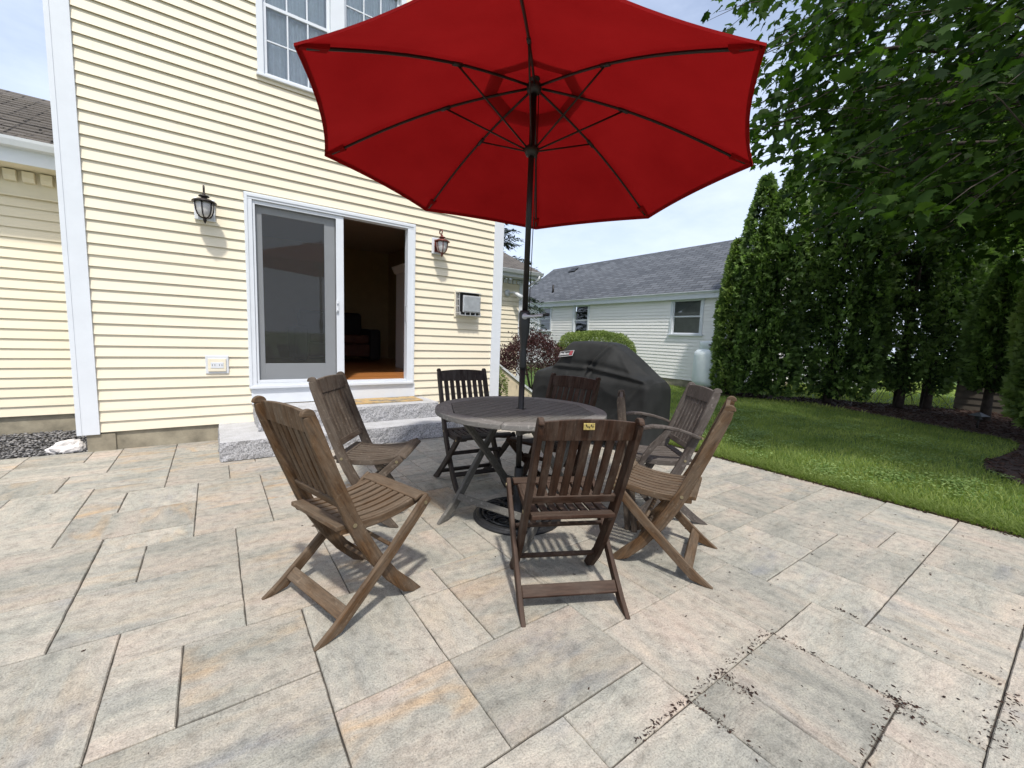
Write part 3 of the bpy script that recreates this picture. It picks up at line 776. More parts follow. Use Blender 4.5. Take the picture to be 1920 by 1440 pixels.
MB().prism([(-.24,1.62),(-.26,1.64),(-.30,1.72),(-.30,1.74),(.30,1.74),(.30,1.72),(.26,1.64),(.24,1.62)], -.26, .26, 'y').build('cornice', wp, cab, bevel=.004)
for z in (.08,.86): MB().box(-.20,.20,-.215,-.2,z,z+.70).build('door', wp, cab, bevel=.004)

# ------------------------------------------------------------------ granite steps and mat
def rough_block(name, x0, x1, y0, y1, z0, z1, label, seed, amp=.012):
    """split-face granite: flat sawn top, rough quarried sides"""
    bm = bmesh.new(); nx = int((x1-x0)/.03); ny = int((y1-y0)/.03); nz = int((z1-z0)/.025)
    def grid(n, m, fn):
        rows = [[bm.verts.new(fn(i/n, j/m)) for j in range(m+1)] for i in range(n+1)]
        return [bm.faces.new((rows[i][j], rows[i+1][j], rows[i+1][j+1], rows[i][j+1])) for i in range(n) for j in range(m)]
    sides = grid(nx, nz, lambda a,b: (x0+(x1-x0)*a, y0, z0+(z1-z0)*b))+grid(ny, nz, lambda a,b: (x1, y0+(y1-y0)*a, z0+(z1-z0)*b))
    sides += grid(ny, nz, lambda a,b: (x0, y1-(y1-y0)*a, z0+(z1-z0)*b))+grid(nx, nz, lambda a,b: (x1-(x1-x0)*a, y1, z0+(z1-z0)*b))
    top = grid(nx, ny, lambda a,b: (x0+(x1-x0)*a, y0+(y1-y0)*b, z1))
    bmesh.ops.remove_doubles(bm, verts=bm.verts, dist=.0005)
    c = Vector(((x0+x1)/2,(y0+y1)/2,0))
    for v in bm.verts:
        p = v.co; edge = min(p.x-x0, x1-p.x, p.y-y0, y1-p.y)
        if edge < .001:
            q = p*9+Vector((seed,0,0)); d = amp*(mnoise.noise(q)+.6*mnoise.noise(q*2.6)+.35*mnoise.noise(q*6))
            if p.z > z1-.001: d = d*.35-.003
            if p.x-x0 < .001: v.co.x -= d
            if x1-p.x < .001: v.co.x += d
            if p.y-y0 < .001: v.co.y -= d
            if y1-p.y < .001: v.co.y += d
            if p.z < z0+.001: v.co.z += .006*mnoise.noise(q*.7)
    bmesh.ops.recalc_face_normals(bm, faces=bm.faces)
    me = bpy.data.meshes.new(name); bm.to_mesh(me); bm.free()
    me.materials.append(M['granite_side'])
    o = bpy.data.objects.new(name, me); COL.objects.link(o); tag(o, label, 'step'); return o
m, nt, b, out = newmat('split_granite')
v = coords(nt, 'Object'); n1 = noise(nt, v, 95, 3, .75); n2 = noise(nt, v, 9, 5)
r = ramp(nt, n1, [(.34,(.10,.10,.105)),(.5,(.36,.36,.365)),(.66,(.56,.56,.57))]); r2 = ramp(nt, n2, [(.3,(.86,.86,.84)),(.7,(1.06,1.06,1.07))])
geo = N(nt, 'ShaderNodeNewGeometry'); sp = N(nt, 'ShaderNodeSeparateXYZ'); nt.links.new(geo.outputs['True Normal'], sp.inputs[0])
mr = N(nt, 'ShaderNodeMapRange'); mr.inputs[1].default_value = .8; mr.inputs[2].default_value = .97; nt.links.new(sp.outputs['Z'], mr.inputs[0])
rt = ramp(nt, n1, [(.3,(.33,.33,.33)),(.5,(.47,.47,.475)),(.7,(.57,.57,.575))])
c = mixc(nt, mr.outputs[0], r.outputs['Color'], rt.outputs['Color']); c = mixc(nt, 1, c, r2.outputs['Color'], 'MULTIPLY')
nt.links.new(c, b.inputs['Base Color']); b.inputs['Roughness'].default_value = .8; bump(nt, b, noise(nt, v, 60, 5, .7), .6, .006)
M['granite_side'] = m
rough_block('granite_step', .012, 2.56, 4.425, W-.002, .004, .180, 'lower and longer granite step with a split grey face on the patio', 3)
rough_block('granite_step', .335, 2.290, 4.765, W-.032, .182, .362, 'upper granite step under the sliding door with the door mat on it', 9)
m, nt, b, out = newmat('worn_coir_mat')
v = coords(nt, 'Object'); n1 = noise(nt, v, 7, 4, .6); n2 = noise(nt, v, 240, 3, .7)
r = ramp(nt, n1, [(.36,(.20,.18,.16)),(.46,(.50,.38,.20)),(.54,(.56,.36,.14)),(.64,(.30,.25,.19))]); r2 = ramp(nt, n2, [(.3,(.6,.6,.6)),(.7,(1.2,1.2,1.2))])
nt.links.new(mixc(nt, 1, r.outputs['Color'], r2.outputs['Color'], 'MULTIPLY'), b.inputs['Base Color']); b.inputs['Roughness'].default_value = .95
bump(nt, b, n2, .8, .006)
mt = MB(); n = 20
for i in range(n):
    xa = 1.32+.83*i/n; xb = 1.32+.83*(i+1)/n
    za = .364+.0015*math.sin(xa*9); zb = .364+.0015*math.sin(xb*9)
    mt.add([(xa,4.94,za),(xb,4.94,zb),(xb,5.29,zb),(xa,5.29,za),(xa,4.94,za+.012),(xb,4.94,zb+.012),(xb,5.29,zb+.012),(xa,5.29,za+.012)], [(4,5,6,7),(0,1,5,4),(2,3,7,6)]+([(3,0,4,7)] if i == 0 else [])+([(1,2,6,5)] if i == n-1 else []))
tag(mt.build('door_mat', m), 'worn tan and grey door mat on the upper granite step', 'door mat')

# ------------------------------------------------------------------ wall lanterns, vent, socket
def lantern(x, z, metal, label, turn=0):
    """white bracket plate, gooseneck arm, domed cap, glass body with ribs, finial; x,z is the middle of the plate"""
    L = empty('wall_lantern', (x, W, z), 0, label, 'lantern', 'lanterns beside the sliding door')
    MB().box(-.085,.085,-.040,-.017,-.105,.105).build('back_plate', M['trim'], L, bevel=.008)
    MB().box(-.055,.055,-.055,-.040,-.08,.08).build('mount', metal, L, bevel=.008)
    y = -.165
    arm = [(0,-.05,-.02),(0,-.085,.06)]+[(0,-.125-.040*math.cos(t),.16+.04*math.sin(t)) for t in np.linspace(0,math.pi,9)]+[(0,-.165,.12)]
    MB().tube(arm, .0085, 8).build('arm', metal, L, smooth=True)
    MB().lathe([(.004,.125),(.012,.12),(.016,.105),(.042,.098),(.046,.09),(.024,.082),(.022,.075),(.060,.066),(.098,.045),(.102,.036),(.095,.034),(.03,.05)], 28, (0,y,0)).build('cap', metal, L, smooth=True)
    prof = [(.072,.036),(.071,.0),(.066,-.04),(.055,-.075),(.038,-.097),(.02,-.104)]
    g = MB().lathe(prof, 28, (0,y,0)).build('glass', M['frost'], L, smooth=True)
    for k in range(6):
        a = k*math.pi/3+.26
        MB().tube([((r+.006)*math.cos(a), y+(r+.006)*math.sin(a), zz) for r, zz in prof]+[(0.012*math.cos(a), y+.012*math.sin(a), -.112)], .0055, 6).build('rib', metal, L, smooth=True)
    MB().lathe([(.024,-.100),(.026,-.108),(.012,-.116),(.017,-.126),(.012,-.138),(.004,-.156),(.0,-.16)], 16, (0,y,0)).build('finial', metal, L, smooth=True)
    return L
M['frost'] = simple('seeded_lamp_glass', (.55,.54,.53), .25, var=.1, scale=40)
lantern(-.030, 2.350, M['lamp_dark'], 'dark bronze wall lantern on the wide wall left of the sliding door')
lantern(2.488, 2.380, M['lamp_red'], 'rust red wall lantern between the open doorway and the dryer vent')

vent = empty('dryer_vent', (2.95,W,1.65), 0, 'grey metal exhaust vent hood on the wall near the right corner board', 'vent')
MB().box(-.19,.19,-.026,.02,-.19,.19).build('back_plate', M['cream_trim'], vent, bevel=.004)
v_ = MB(); d = -.15
v_.box(-.165,.165,d,-.026,.145,.155); v_.prism([(-.026,.155),(-.175,.145),(-.175,.150),(-.026,.165)], -.175, .175, 'x')
for s in (-1,1):
    for k in range(3): v_.box(s*.165-.004,s*.165+.004,-.125+.0,-.035,-.14+k*.095,-.125+k*.095)
    v_.box(s*.165-.004,s*.165+.004,-.130,-.120,-.15,.145); v_.box(s*.165-.004,s*.165+.004,-.084,-.076,-.15,.145); v_.box(s*.165-.004,s*.165+.004,-.036,-.026,-.15,.145)
v_.box(-.165,.165,-.14,-.026,-.165,-.155)
for k in range(5): x = -.16+k*.08; v_.box(x-.005,x+.005,-.155,-.135,-.165,-.12)
v_.build('hood', M['alu'], vent, bevel=.002)
MB().box(-.15,.15,-.12,-.03,-.15,.14).build('duct', M['black'], vent, bevel=.003)
fm = MB().box(-.118,.150,-.168,-.140,-.115,.105); f_ = fm.build('flap', simple('brushed_vent_flap', (.36,.38,.39), .4, .25, var=.15, scale=12), vent, bevel=.012, seg=3)
MB().box(-.125,.157,-.160,-.146,-.122,.112).build('flap_rim', M['alu'], vent, bevel=.012, seg=3)

so = empty('outdoor_socket', (.022,W,.808), 0, 'white covered power socket low on the siding left of the door', 'socket')
MB().box(-.100,.100,-.028,.0,-.094,.094).build('back_plate', M['trim_dirty'], so, bevel=.006)
MB().box(-.078,.078,-.042,-.028,-.072,.066).build('cover', M['cream_trim'], so, bevel=.008)
MB().box(-.055,.055,-.046,-.042,-.036,.026).build('outlet', M['trim_dirty'], so, bevel=.002)
so_s = MB()
for x in (-.03,.03): so_s.box(x-.014,x-.010,-.0475,-.046,-.012,.006); so_s.box(x+.008,x+.012,-.0475,-.046,-.012,.006)
so_s.build('slot', M['black'], so)

# cellar bulkhead beside the house
bk = empty('cellar_bulkhead', (3.56,6.2,0), 0, 'sloping pale plywood cellar bulkhead beside the right corner of the cream house', 'bulkhead')
MB().prism([(0,0),(1.50,0),(1.50,.06),(0,1.06)], 0, 1.3, 'y').build('side_panel', M['plywood'], bk)
MB().prism([(-.0,1.065),(1.53,.045),(1.55,.08),(0,1.105)], -.03, 1.33, 'y').build('door', M['trim_dirty'], bk)
# ------------------------------------------------------------------ teak folding chairs
def part(mb, name, mat, root, bevel=.004, parent=None):
    o = mb.build(name, mat, parent or root, bevel=bevel, seg=2); grain_uv(o); return o
def make_chair(mat, d=.45, xt=-.045, ht=.917, arms=False, plaque=False, sx=.487, sh=.436):
    """local frame: x is forward, y to the sitter's left, rear feet on x = 0"""
    c = empty('folding_armchair' if arms else 'folding_chair')
    k = ht/.917; D = d/.45
    def X(x, z):           # lean of the back and spread of the legs
        return x + (xt+.045)*max(0,(z-.42))/.5 + (d-.45)*max(0,(.42-z))/.42
    stile = [(-.045,.900),(-.035,.865),(-.004,.78),(.036,.67),(.080,.56),(.122,.455),(.168,.36),(.232,.25),(.318,.13),(.40,.045),(.455,-.03)]
    P = [(X(x,z), z*k if z > .42 else z) for x, z in stile]
    wd = [.046,.054,.056,.056,.057,.060,.062,.060,.058,.060,.062]
    for s in (1,-1):
        m = MB().ribbon(P, wd, s*.208-.012, s*.208+.012, 0)
        # rounded top
        m2 = []; tx, tz = P[0]
        m.prism([(tx+.027*math.cos(a)-.004, tz+.026*math.sin(a)) for a in np.linspace(-.3, math.pi+.1, 12)], s*.208-.0119, s*.208+.0119, 'y')
        part(m, 'stile', mat, c)
        # rear leg: from the front corner of the seat back to the ground, outside the stile
        q = [(sx+.012, sh+.016),(sx-.02, sh-.012),(.30,.262),(.16,.138),(.04,.036),(-.035,-.030)]
        m = MB().ribbon(q, [.040,.048,.048,.048,.050,.056], s*.234-.011, s*.234+.011, 0)
        part(m, 'rear_leg', mat, c)
        MB().tube([(X(.130,.43), s*.2205, .43),(X(.130,.43), s*.2235, .43)], .009, 10).build('bolt', M['brassdull'], c)
        MB().tube([(sx-.012, s*.2455, sh-.004),(sx-.012, s*.249, sh-.004)], .009, 10).build('bolt', M['brassdull'], c)
    def onback(z):          # x of the stile centre at a height
        for (x0,z0),(x1,z1) in zip(P[:-1],P[1:]):
            if z1 <= z <= z0: return x0+(x1-x0)*(z0-z)/(z0-z1+1e-9)
        return P[0][0]
    # arched top rail, curved boards
    zt, zb = .905*k, .515*k
    m = MB(); n = 12
    for i in range(n):
        ya, yb = -.196+.392*i/n, -.196+.392*(i+1)/n
        ha = .012*(1-(ya/.196)**2); hb = .012*(1-(yb/.196)**2)
        z0 = zt-.082; xa = onback(zt-.02)+.004; xb_ = onback(z0)+.004
        va = [(xa-.010,ya,zt+ha),(xa+.010,ya,zt+ha),(xb_+.010,ya,z0),(xb_-.010,ya,z0)]; vb = [(xa-.010,yb,zt+hb),(xa+.010,yb,zt+hb),(xb_+.010,yb,z0),(xb_-.010,yb,z0)]
        m.add(va+vb, [(0,4,5,1),(1,5,6,2),(2,6,7,3),(3,7,4,0)]+([(0,1,2,3)] if i == 0 else [])+([(7,6,5,4)] if i == n-1 else []))
    bmw = part(m, 'top_rail', mat, c, bevel=.003)
    if plaque:
        pm = MB(); px = onback(zt-.03)-.0085; pm.box(px-.0035,px,-.018,.030,zt-.030,zt-.002)
        pl_ = pm.build('plaque', M['brass'], c, bevel=.0015)
        em = MB()
        for q in range(5): em.box(px-.0045,px-.0034,-.011+q*.007,-.007+q*.007,zt-.020+.004*math.sin(q*2),zt-.012+.004*math.sin(q*2))
        em.build('embossing', M['metal_dark'], pl_)
    part(MB().beam((onback(zb),-.196,zb),(onback(zb),.196,zb), .020, .040, (-.4,0,1)), 'lower_rail', mat, c)
    for i in range(7):
        y = -.155+.31*i/6
        pts = [(onback(z)+.003, z) for z in np.linspace(zt-.078, zb+.015, 6)]
        part(MB().ribbon(pts, .010, y-.0178, y+.0178), 'back_slat', mat, c, .002)
    # seat: side rails, broad front rail, rear rail, dished slats running front to back
    def sz(x): t = (x-.10)/(sx-.10); return sh-.022-.02*math.sin(math.pi*t)*1.0+.028*t
    x0, x1 = .085, sx+.01
    for s in (1,-1):
        part(MB().ribbon([(x, sz(x)-.004) for x in np.linspace(x0+.0, x1, 9)], [.036]*8+[.03], s*.180-.012, s*.180+.012), 'seat_rail', mat, c)
    m = MB(); n = 5
    m.ribbon([(x1-.055, sz(x1-.055)+.012),(x1-.02, sz(x1)+.012),(x1+.012, sz(x1)+.006),(x1+.022,sz(x1)-.004)], .018, -.212, .212)
    part(m, 'front_rail', mat, c, .006)
    part(MB().ribbon([(x0-.02, sz(x0)+.010),(x0+.035, sz(x0+.035)+.010)], .020, -.193, .193), 'rear_rail', mat, c)
    for i in range(8):
        y = -.163+.326*i/7
        part(MB().ribbon([(x, sz(x)+.012) for x in np.linspace(x0+.036, x1-.056, 7)], .012, y-.0165, y+.0165), 'seat_slat', mat, c, .002)
    # stretchers
    part(MB().beam((.075,-.223,.078),(.075,.223,.078), .016, .056, (.75,0,.66)), 'rear_stretcher', mat, c)
    xs = X(.335,.11); part(MB().beam((xs,-.196,.120),(xs,.196,.120), .018, .036, (-.72,0,.7)), 'front_stretcher', mat, c)
    part(MB().beam((.30,-.223,.285),(.30,.223,.285), .016, .03, (-.7,0,.7)), 'seat_bearer', mat, c)
    if arms:
        for s in (1,-1):
            m = MB(); pts = [(.052,.604),(.12,.632),(.20,.655),(.30,.672),(.37,.674),(.425,.662),(.445,.645)]
            for (xa,za),(xb,zb2),wa,wb in zip(pts[:-1],pts[1:],(.032,.036,.042,.052,.060,.056),(.036,.042,.052,.060,.056,.03)):
                y = s*.248
                m.add([(xa,y-wa/2,za),(xa,y+wa/2,za),(xb,y+wb/2,zb2),(xb,y-wb/2,zb2),(xa,y-wa/2,za-.02),(xa,y+wa/2,za-.02),(xb,y+wb/2,zb2-.02),(xb,y-wb/2,zb2-.02)],
                      [(0,1,2,3),(7,6,5,4),(0,3,7,4),(2,1,5,6)]+([(1,0,4,5)] if xa < .06 else [])+([(3,2,6,7)] if xb > .44 else []))
            part(m, 'armrest', mat, c, .005)
            part(MB().ribbon([(.27,.652),(.30,.60),(.37,.53),(.415,.46),(.44,.39)], [.040,.042,.040,.036,.034], s*.258-.010, s*.258+.010), 'arm_support', mat, c)
            MB().tube([(.05,s*.222,.60),(.05,s*.275,.60)], .008, 8).build('bolt', M['brassdull'], c)
    return c
M['brassdull'] = simple('dull_brass', (.30,.25,.15), .5, .7, var=.2, scale=60)
def copy_tree(o, parent=None, mat=None):
    n = o.copy(); COL.objects.link(n)
    if parent is not None: n.parent = parent
    if mat is not None and n.type == 'MESH' and 'teak' in (o.data.materials[0].name if o.data.materials else ''):
        n.material_slots[0].link = 'OBJECT'; n.material_slots[0].material = mat
    for ch in list(o.children): copy_tree(ch, n, mat)
    return n
GR = 'wooden folding chairs around the patio table'
first = make_chair(M['teak_brown'])
spots = [((.253,1.843), 16.6, None, 'sunlit brown slatted folding chair, frontmost left, turned sideways to the table'),
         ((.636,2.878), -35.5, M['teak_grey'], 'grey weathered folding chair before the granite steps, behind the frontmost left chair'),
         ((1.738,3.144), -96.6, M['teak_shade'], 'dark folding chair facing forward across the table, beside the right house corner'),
         ((2.335,2.446), 195.6, M['teak_dark'], 'dark folding chair between the table and the covered grill'),
         ((2.182,1.146), 116.2, M['teak_brown'], 'brown armless folding chair with pale slatted seat, in front of the grey armchair')]
for i, (p, a, mt_, lab) in enumerate(spots):
    o = first if i == 0 else copy_tree(first, None, mt_)
    o.location = (p[0], p[1], 0); o.rotation_euler = (0,0,R(a)); tag(o, lab, 'chair', GR)
o = make_chair(M['teak_dark'], d=.415, xt=-.068, ht=.893, plaque=True); o.location = (1.255,1.221,0); o.rotation_euler = (0,0,R(63.9))
tag(o, 'dark reddish brown folding chair seen from behind, small brass plaque on its top rail', 'chair', GR)
o = make_chair(M['teak_greyarm'], arms=True); o.location = (2.785,1.643,0); o.rotation_euler = (0,0,R(144))
tag(o, 'grey folding armchair with curved armrests on the grass side of the table', 'chair', GR)
# a folded chair standing against the far right edge of the table, seen edge-on
c = empty('folded_chair', (2.235,1.87,0), R(-50.3), 'grey folded wooden chair leaning edge-on at the right edge of the table', 'chair')
mt_ = M['teak_grey']
for s in (1,-1):
    part(MB().ribbon([(.11,0),(.06,.45),(.012,.835),(.010,.862)], [.04,.05,.05,.035], s*.20-.012, s*.20+.012, 0), 'stile', mt_, c)
    part(MB().ribbon([(.15,0),(.10,.42),(.075,.62)], .036, s*.226-.010, s*.226+.010, 0), 'rear_leg', mt_, c)
part(MB().box(.002,.024,-.187,.187,.775,.85), 'top_rail', mt_, c); part(MB().box(.05,.07,-.187,.187,.43,.47), 'lower_rail', mt_, c)
for i in range(7):
    y = -.15+.3*i/6; part(MB().ribbon([(.013,.775),(.058,.47)], .010, y-.015, y+.015), 'back_slat', mt_, c, .002)
for i in range(8):
    y = -.155+.31*i/7; part(MB().ribbon([(.12,.13),(.078,.50)], .012, y-.015, y+.015), 'seat_slat', mt_, c, .002)

# ------------------------------------------------------------------ round table
TX, TY = 1.655, 2.205
tb = empty('patio_table', (TX,TY,0), R(20), 'round silver grey slatted wooden table on crossed legs with the umbrella pole through it', 'table')
RT = .562; oc = [(.452/math.cos(math.pi/8)*math.cos(math.pi/8+k*math.pi/4), .452/math.cos(math.pi/8)*math.sin(math.pi/8+k*math.pi/4)) for k in range(8)]
mt_ = M['teak_table']
for k in range(8):
    a0 = math.pi/8+k*math.pi/4; g_ = .0022
    pts = [(RT*math.cos(a0+t*math.pi/4+(g_ if t == 0 else (-g_ if t == 1 else 0))), RT*math.sin(a0+t*math.pi/4+(g_ if t == 0 else (-g_ if t == 1 else 0)))) for t in np.linspace(0,1,9)]
    A, B = oc[k], oc[(k+1)%8]; l = math.hypot(B[0]-A[0], B[1]-A[1]); ex, ey = (B[0]-A[0])/l*g_*.5, (B[1]-A[1])/l*g_*.5
    part(MB().prism(list(reversed([(A[0]+ex,A[1]+ey)]+pts+[(B[0]-ex,B[1]-ey)])), .712, .742, 'z'), 'rim_segment', M['teak_rim'], tb, .004)
def clip_oct(y):
    """half-length of a plank at height y inside the octagon"""
    a = .449; t = abs(y)
    return a if t <= a*math.tan(math.pi/8) else max(.02, a*math.sqrt(2)-t)
npl = 13
for k in range(npl):
    y0 = -.449+.898*k/npl+.0022; y1 = -.449+.898*(k+1)/npl-.0022
    xa, xb = clip_oct(y0), clip_oct(y1)
    if abs(y0+y1) < .01:
        for s in (1,-1): part(MB().box(min(s*.024,s*xa),max(s*.024,s*xa),y0,y1,.714,.7405), 'plank', mt_, tb, .002)
    else: part(MB().prism([(-xa,y0),(xa,y0),(xb,y1),(-xb,y1)], .714, .7405, 'z'), 'plank', mt_, tb, .002)
def tl(u0, u1, v, foot):      # one leg of an X: straight above the crossing, flaring at the foot
    pts = [(u0,.708),(u0+(u1-u0)*.45,.40),(u0+(u1-u0)*.68,.235),(u0+(u1-u0)*.88,.09),(u1+(u1-u0)*.03,.015),(u1+(u1-u0)*.09,-.03)]
    return MB().ribbon(pts, [.045,.05,.055,.058,.062,.066], v-.013, v+.013, 0)
for v, s in ((.308,1),(-.308,1),(.279,-1),(-.279,-1)):
    part(tl(.30*s, -.365*s, v, 0), 'leg', mt_, tb, .005)
for v in (.26,-.26): part(MB().box(-.42,.42,v-.014,v+.014,.672,.711), 'top_bearer', mt_, tb)
for s in (1,-1): part(MB().beam((s*-.265,-.295,.135),(s*-.265,.295,.135), .018, .045, (s*.5,0,1)), 'stretcher', mt_, tb)
part(MB().beam((-.30,-.27,.685),(-.30,.27,.685), .03, .04), 'cross_bearer', mt_, tb); part(MB().beam((.30,-.27,.685),(.30,.27,.685), .03, .04), 'cross_bearer', mt_, tb)

# ------------------------------------------------------------------ umbrella and its cast base
UX, UY = 1.658, 2.208
ub = empty('cast_iron_stand', (UX-.01,UY-.02,0), 0, 'round black cast iron umbrella base with a scrolled pattern under the table', 'umbrella stand')
b_ = MB().lathe([(.298,0),(.298,.012),(.288,.022),(.282,.022),(.276,.030),(.262,.034),(.252,.030),(.250,.018),(.05,.022),(.05,.0)], 56)
b_.build('plate', M['iron'], ub, smooth=False)
sc_ = MB()
for k in range(8):
    a = k*math.pi/4
    sc_.tube([(.055*math.cos(a),.055*math.sin(a),.030),(.25*math.cos(a),.25*math.sin(a),.030)], .008, 6)
    cx_, cy_ = .175*math.cos(a+math.pi/8), .175*math.sin(a+math.pi/8)
    sc_.tube([(cx_+.062*math.cos(t),cy_+.062*math.sin(t),.030) for t in np.linspace(0,2*math.pi,15)], .007, 6, False)
    sc_.tube([(cx_+.028*math.cos(t),cy_+.028*math.sin(t),.030) for t in np.linspace(0,2*math.pi,10)], .006, 6, False)
for rr in (.10,.235): sc_.tube([(rr*math.cos(t),rr*math.sin(t),.031) for t in np.linspace(0,2*math.pi,41)], .007, 6, False)
sc_.build('scrollwork', M['iron'], ub, smooth=True)
MB().lathe([(.052,.02),(.05,.05),(.034,.06),(.030,.12),(.030,.34),(.027,.345),(.0225,.345),(.0225,.05)], 20).build('stem', M['iron'], ub, smooth=True)
MB().tube([(.028,0,.27),(.075,0,.27)], .006, 8).tube([(.07,-.018,.27),(.07,.018,.27)], .006, 8).build('clamp_screw', M['iron'], ub, smooth=True)

um = empty('umbrella', (UX,UY,.06), 0, 'large red eight-panelled patio umbrella with black ribs and crank pole', 'umbrella')
def cu(p): return (p[0]-UX, p[1]-UY, p[2]-.06)
canv, nt, b, out = newmat('red_canvas')
v = coords(nt, 'Object'); wv = noise(nt, coords(nt,'Object',(1,1,1)), 420, 2); st = noise(nt, v, 2.4, 5)
r = ramp(nt, st, [(.3,(.245,.005,.006)),(.7,(.305,.008,.009))]); r2 = ramp(nt, wv, [(.3,(.86,.86,.86)),(.7,(1.1,1.1,1.1))])
cc = mixc(nt, 1, r.outputs['Color'], r2.outputs['Color'], 'MULTIPLY')
nt.links.new(cc, b.inputs['Base Color']); b.inputs['Roughness'].default_value = .85; b.inputs['Specular IOR Level'].default_value = .1
t_ = N(nt, 'ShaderNodeBsdfTranslucent'); nt.links.new(cc, t_.inputs['Color']); mx = N(nt, 'ShaderNodeMixShader'); mx.inputs[0].default_value = .27
bump(nt, b, noise(nt, coords(nt,'Object',(1,1,1)), 5.5, 4, .6), .35, .012)
nt.links.new(b.outputs[0], mx.inputs[1]); nt.links.new(t_.outputs[0], mx.inputs[2]); nt.links.new(mx.outputs[0], out.inputs['Surface'])
CX, CY, CZ, CR = 1.626, 2.181, 2.306, 1.322
nn = Vector((.055,.034,1)).normalized(); uu = Vector((0,1,0)).cross(nn).normalized(); vv = nn.cross(uu)
AP = Vector((UX+.012,UY+.008,2.765))
def corner(a): return Vector((CX,CY,CZ))+uu*(CR*math.cos(a))+vv*(CR*math.sin(a))
corners = [corner(R(184.49-45*k)) for k in range(8)]
def ribp(c, t):        # gently bowed rib line
    p = AP.lerp(c, t); p.z += .055*math.sin(math.pi*t)*1.0; return p
def panel_pt(i, t, s):
    a, c = ribp(corners[i], t), ribp(corners[(i+1)%8], t); p = a.lerp(c, s); k = 4*s*(1-s)
    ax = Vector((AP.x,AP.y,p.z)); p = ax+(p-ax)*(1-.030*k*t); p.z -= .010*k*t*(1-t)*2; return p
cm = MB(); nT, nS = 18, 12; t0 = .175
idx = {}
for i in range(8):
    for a in range(nT+1):
        for s in range(nS):
            idx[(i,a,s)] = len(cm.v); cm.v.append(cu(panel_pt(i, t0+(1-t0)*a/nT, s/nS)))
for i in range(8):
    for a in range(nT):
        for s in range(nS):
            n2 = (i, s+1) if s+1 < nS else ((i+1)%8, 0)
            cm.f.append((idx[(i,a,s)], idx[(i,a+1,s)], idx[(n2[0],a+1,n2[1])], idx[(n2[0],a,n2[1])]))
canopy = cm.build('canopy', canv, um, smooth=True)
hm = MB()
for i in range(8):
    for s in range(nS):
        A, B = panel_pt(i, 1, s/nS), panel_pt(i, 1, (s+1)/nS)
        A2, B2 = panel_pt(i, .984, s/nS), panel_pt(i, .984, (s+1)/nS); dz = Vector((0,0,-.004))
        hm.add([cu(A),cu(B),cu(B2+dz),cu(A2+dz)], [(0,1,2,3)])
        hm.add([cu(A),cu(B),cu(B+Vector((0,0,-.012))),cu(A+Vector((0,0,-.012)))], [(0,1,2,3)])
hm.build('hem', canv, canopy, recalc=False)
vm = MB(); nb = 48
for a in range(7):
    for k in range(nb):
        i, s = divmod(k, nb//8); s = s/(nb//8); t = .245*a/6
        p = panel_pt(i, t, s) if a else AP.copy(); vm.v.append(cu(p+Vector((0,0,.030+.012*(1-a/6)))))
for a in range(6):
    for k in range(nb):
        k2 = (k+1)%nb; vm.f.append((a*nb+k, (a+1)*nb+k, (a+1)*nb+k2, a*nb+k2))
vm.build('vent_flap', canv, canopy, smooth=True)
RUN = Vector((UX,UY,2.375)); bk_ = M['metal_dark']
for i in range(8):
    c_ = corners[i]; pts = [ribp(c_, t)-Vector((0,0,.018)) for t in np.linspace(.035, .965, 12)]
    rb = MB().tube([cu(p) for p in pts], .0075, 6).build('rib', bk_, um, smooth=True)
    at_ = ribp(c_, .415)-Vector((0,0,.022)); d_ = (at_-RUN).normalized(); st_ = RUN+Vector((d_.x,d_.y,0)).normalized()*.034
    MB().tube([cu(st_), cu(at_)], .0055, 6).build('strut', bk_, um, smooth=True)
    q = ribp(c_, .415)-Vector((0,0,.020)); e = (c_-AP).normalized()*.03
    MB().tube([cu(q-e), cu(q+e)], .0115, 8).build('bracket', M['black'], rb, smooth=True)
    pk = MB(); A, B = ribp(c_, .985)-Vector((0,0,.006)), ribp(c_, .90)-Vector((0,0,.012)); sd = (c_-AP).cross(Vector((0,0,1))).normalized()
    pk.add([cu(A-sd*.012-Vector((0,0,.012))),cu(A+sd*.012-Vector((0,0,.012))),cu(B+sd*.020-Vector((0,0,.016))),cu(B-sd*.020-Vector((0,0,.016))),cu(A-sd*.016),cu(A+sd*.016),cu(B+sd*.03),cu(B-sd*.03)], [(0,1,2,3),(0,4,5,1),(1,5,6,2),(2,6,7,3),(3,7,4,0)])
    pk.build('rib_pocket', canv, canopy)
pm = MB().tube([cu((UX,UY,.08)), cu((UX,UY,1.02))], .0195, 16); pm.build('lower_pole', bk_, um, smooth=True)
MB().lathe([(.020,1.0),(.023,1.02),(.023,1.10),(.0205,1.12),(.0205,1.16),(.033,1.24),(.036,1.30),(.036,1.37),(.030,1.385),(.0,1.385)], 20, (0,0,-.06)).build('crank_housing', M['black'], um, smooth=True)
MB().tube([cu((UX,UY,1.37)), cu((UX,UY,2.74))], .0185, 16).build('upper_pole', bk_, um, smooth=True)
dr = Vector((.60,-.42,0)).normalized(); cb = Vector((UX,UY,1.345))
k_ = Vector((-.577,-.809,0)).normalized()
ck = MB().tube([cu(cb), cu(cb+k_*.055)], .019, 14); ck.tube([cu(cb+k_*.05), cu(cb+k_*.05+dr*.05+Vector((0,0,.002))), cu(cb+k_*.05+dr*.125+Vector((0,0,.014)))], [.013,.009,.009], 10)
cko = ck.build('crank', M['alu'], um, smooth=True)
MB().tube([cu(cb+k_*.05+dr*.118+Vector((0,0,.013))), cu(cb+k_*.075+dr*.150+Vector((0,0,.016)))], .010, 10).build('knob', M['black'], cko, smooth=True)
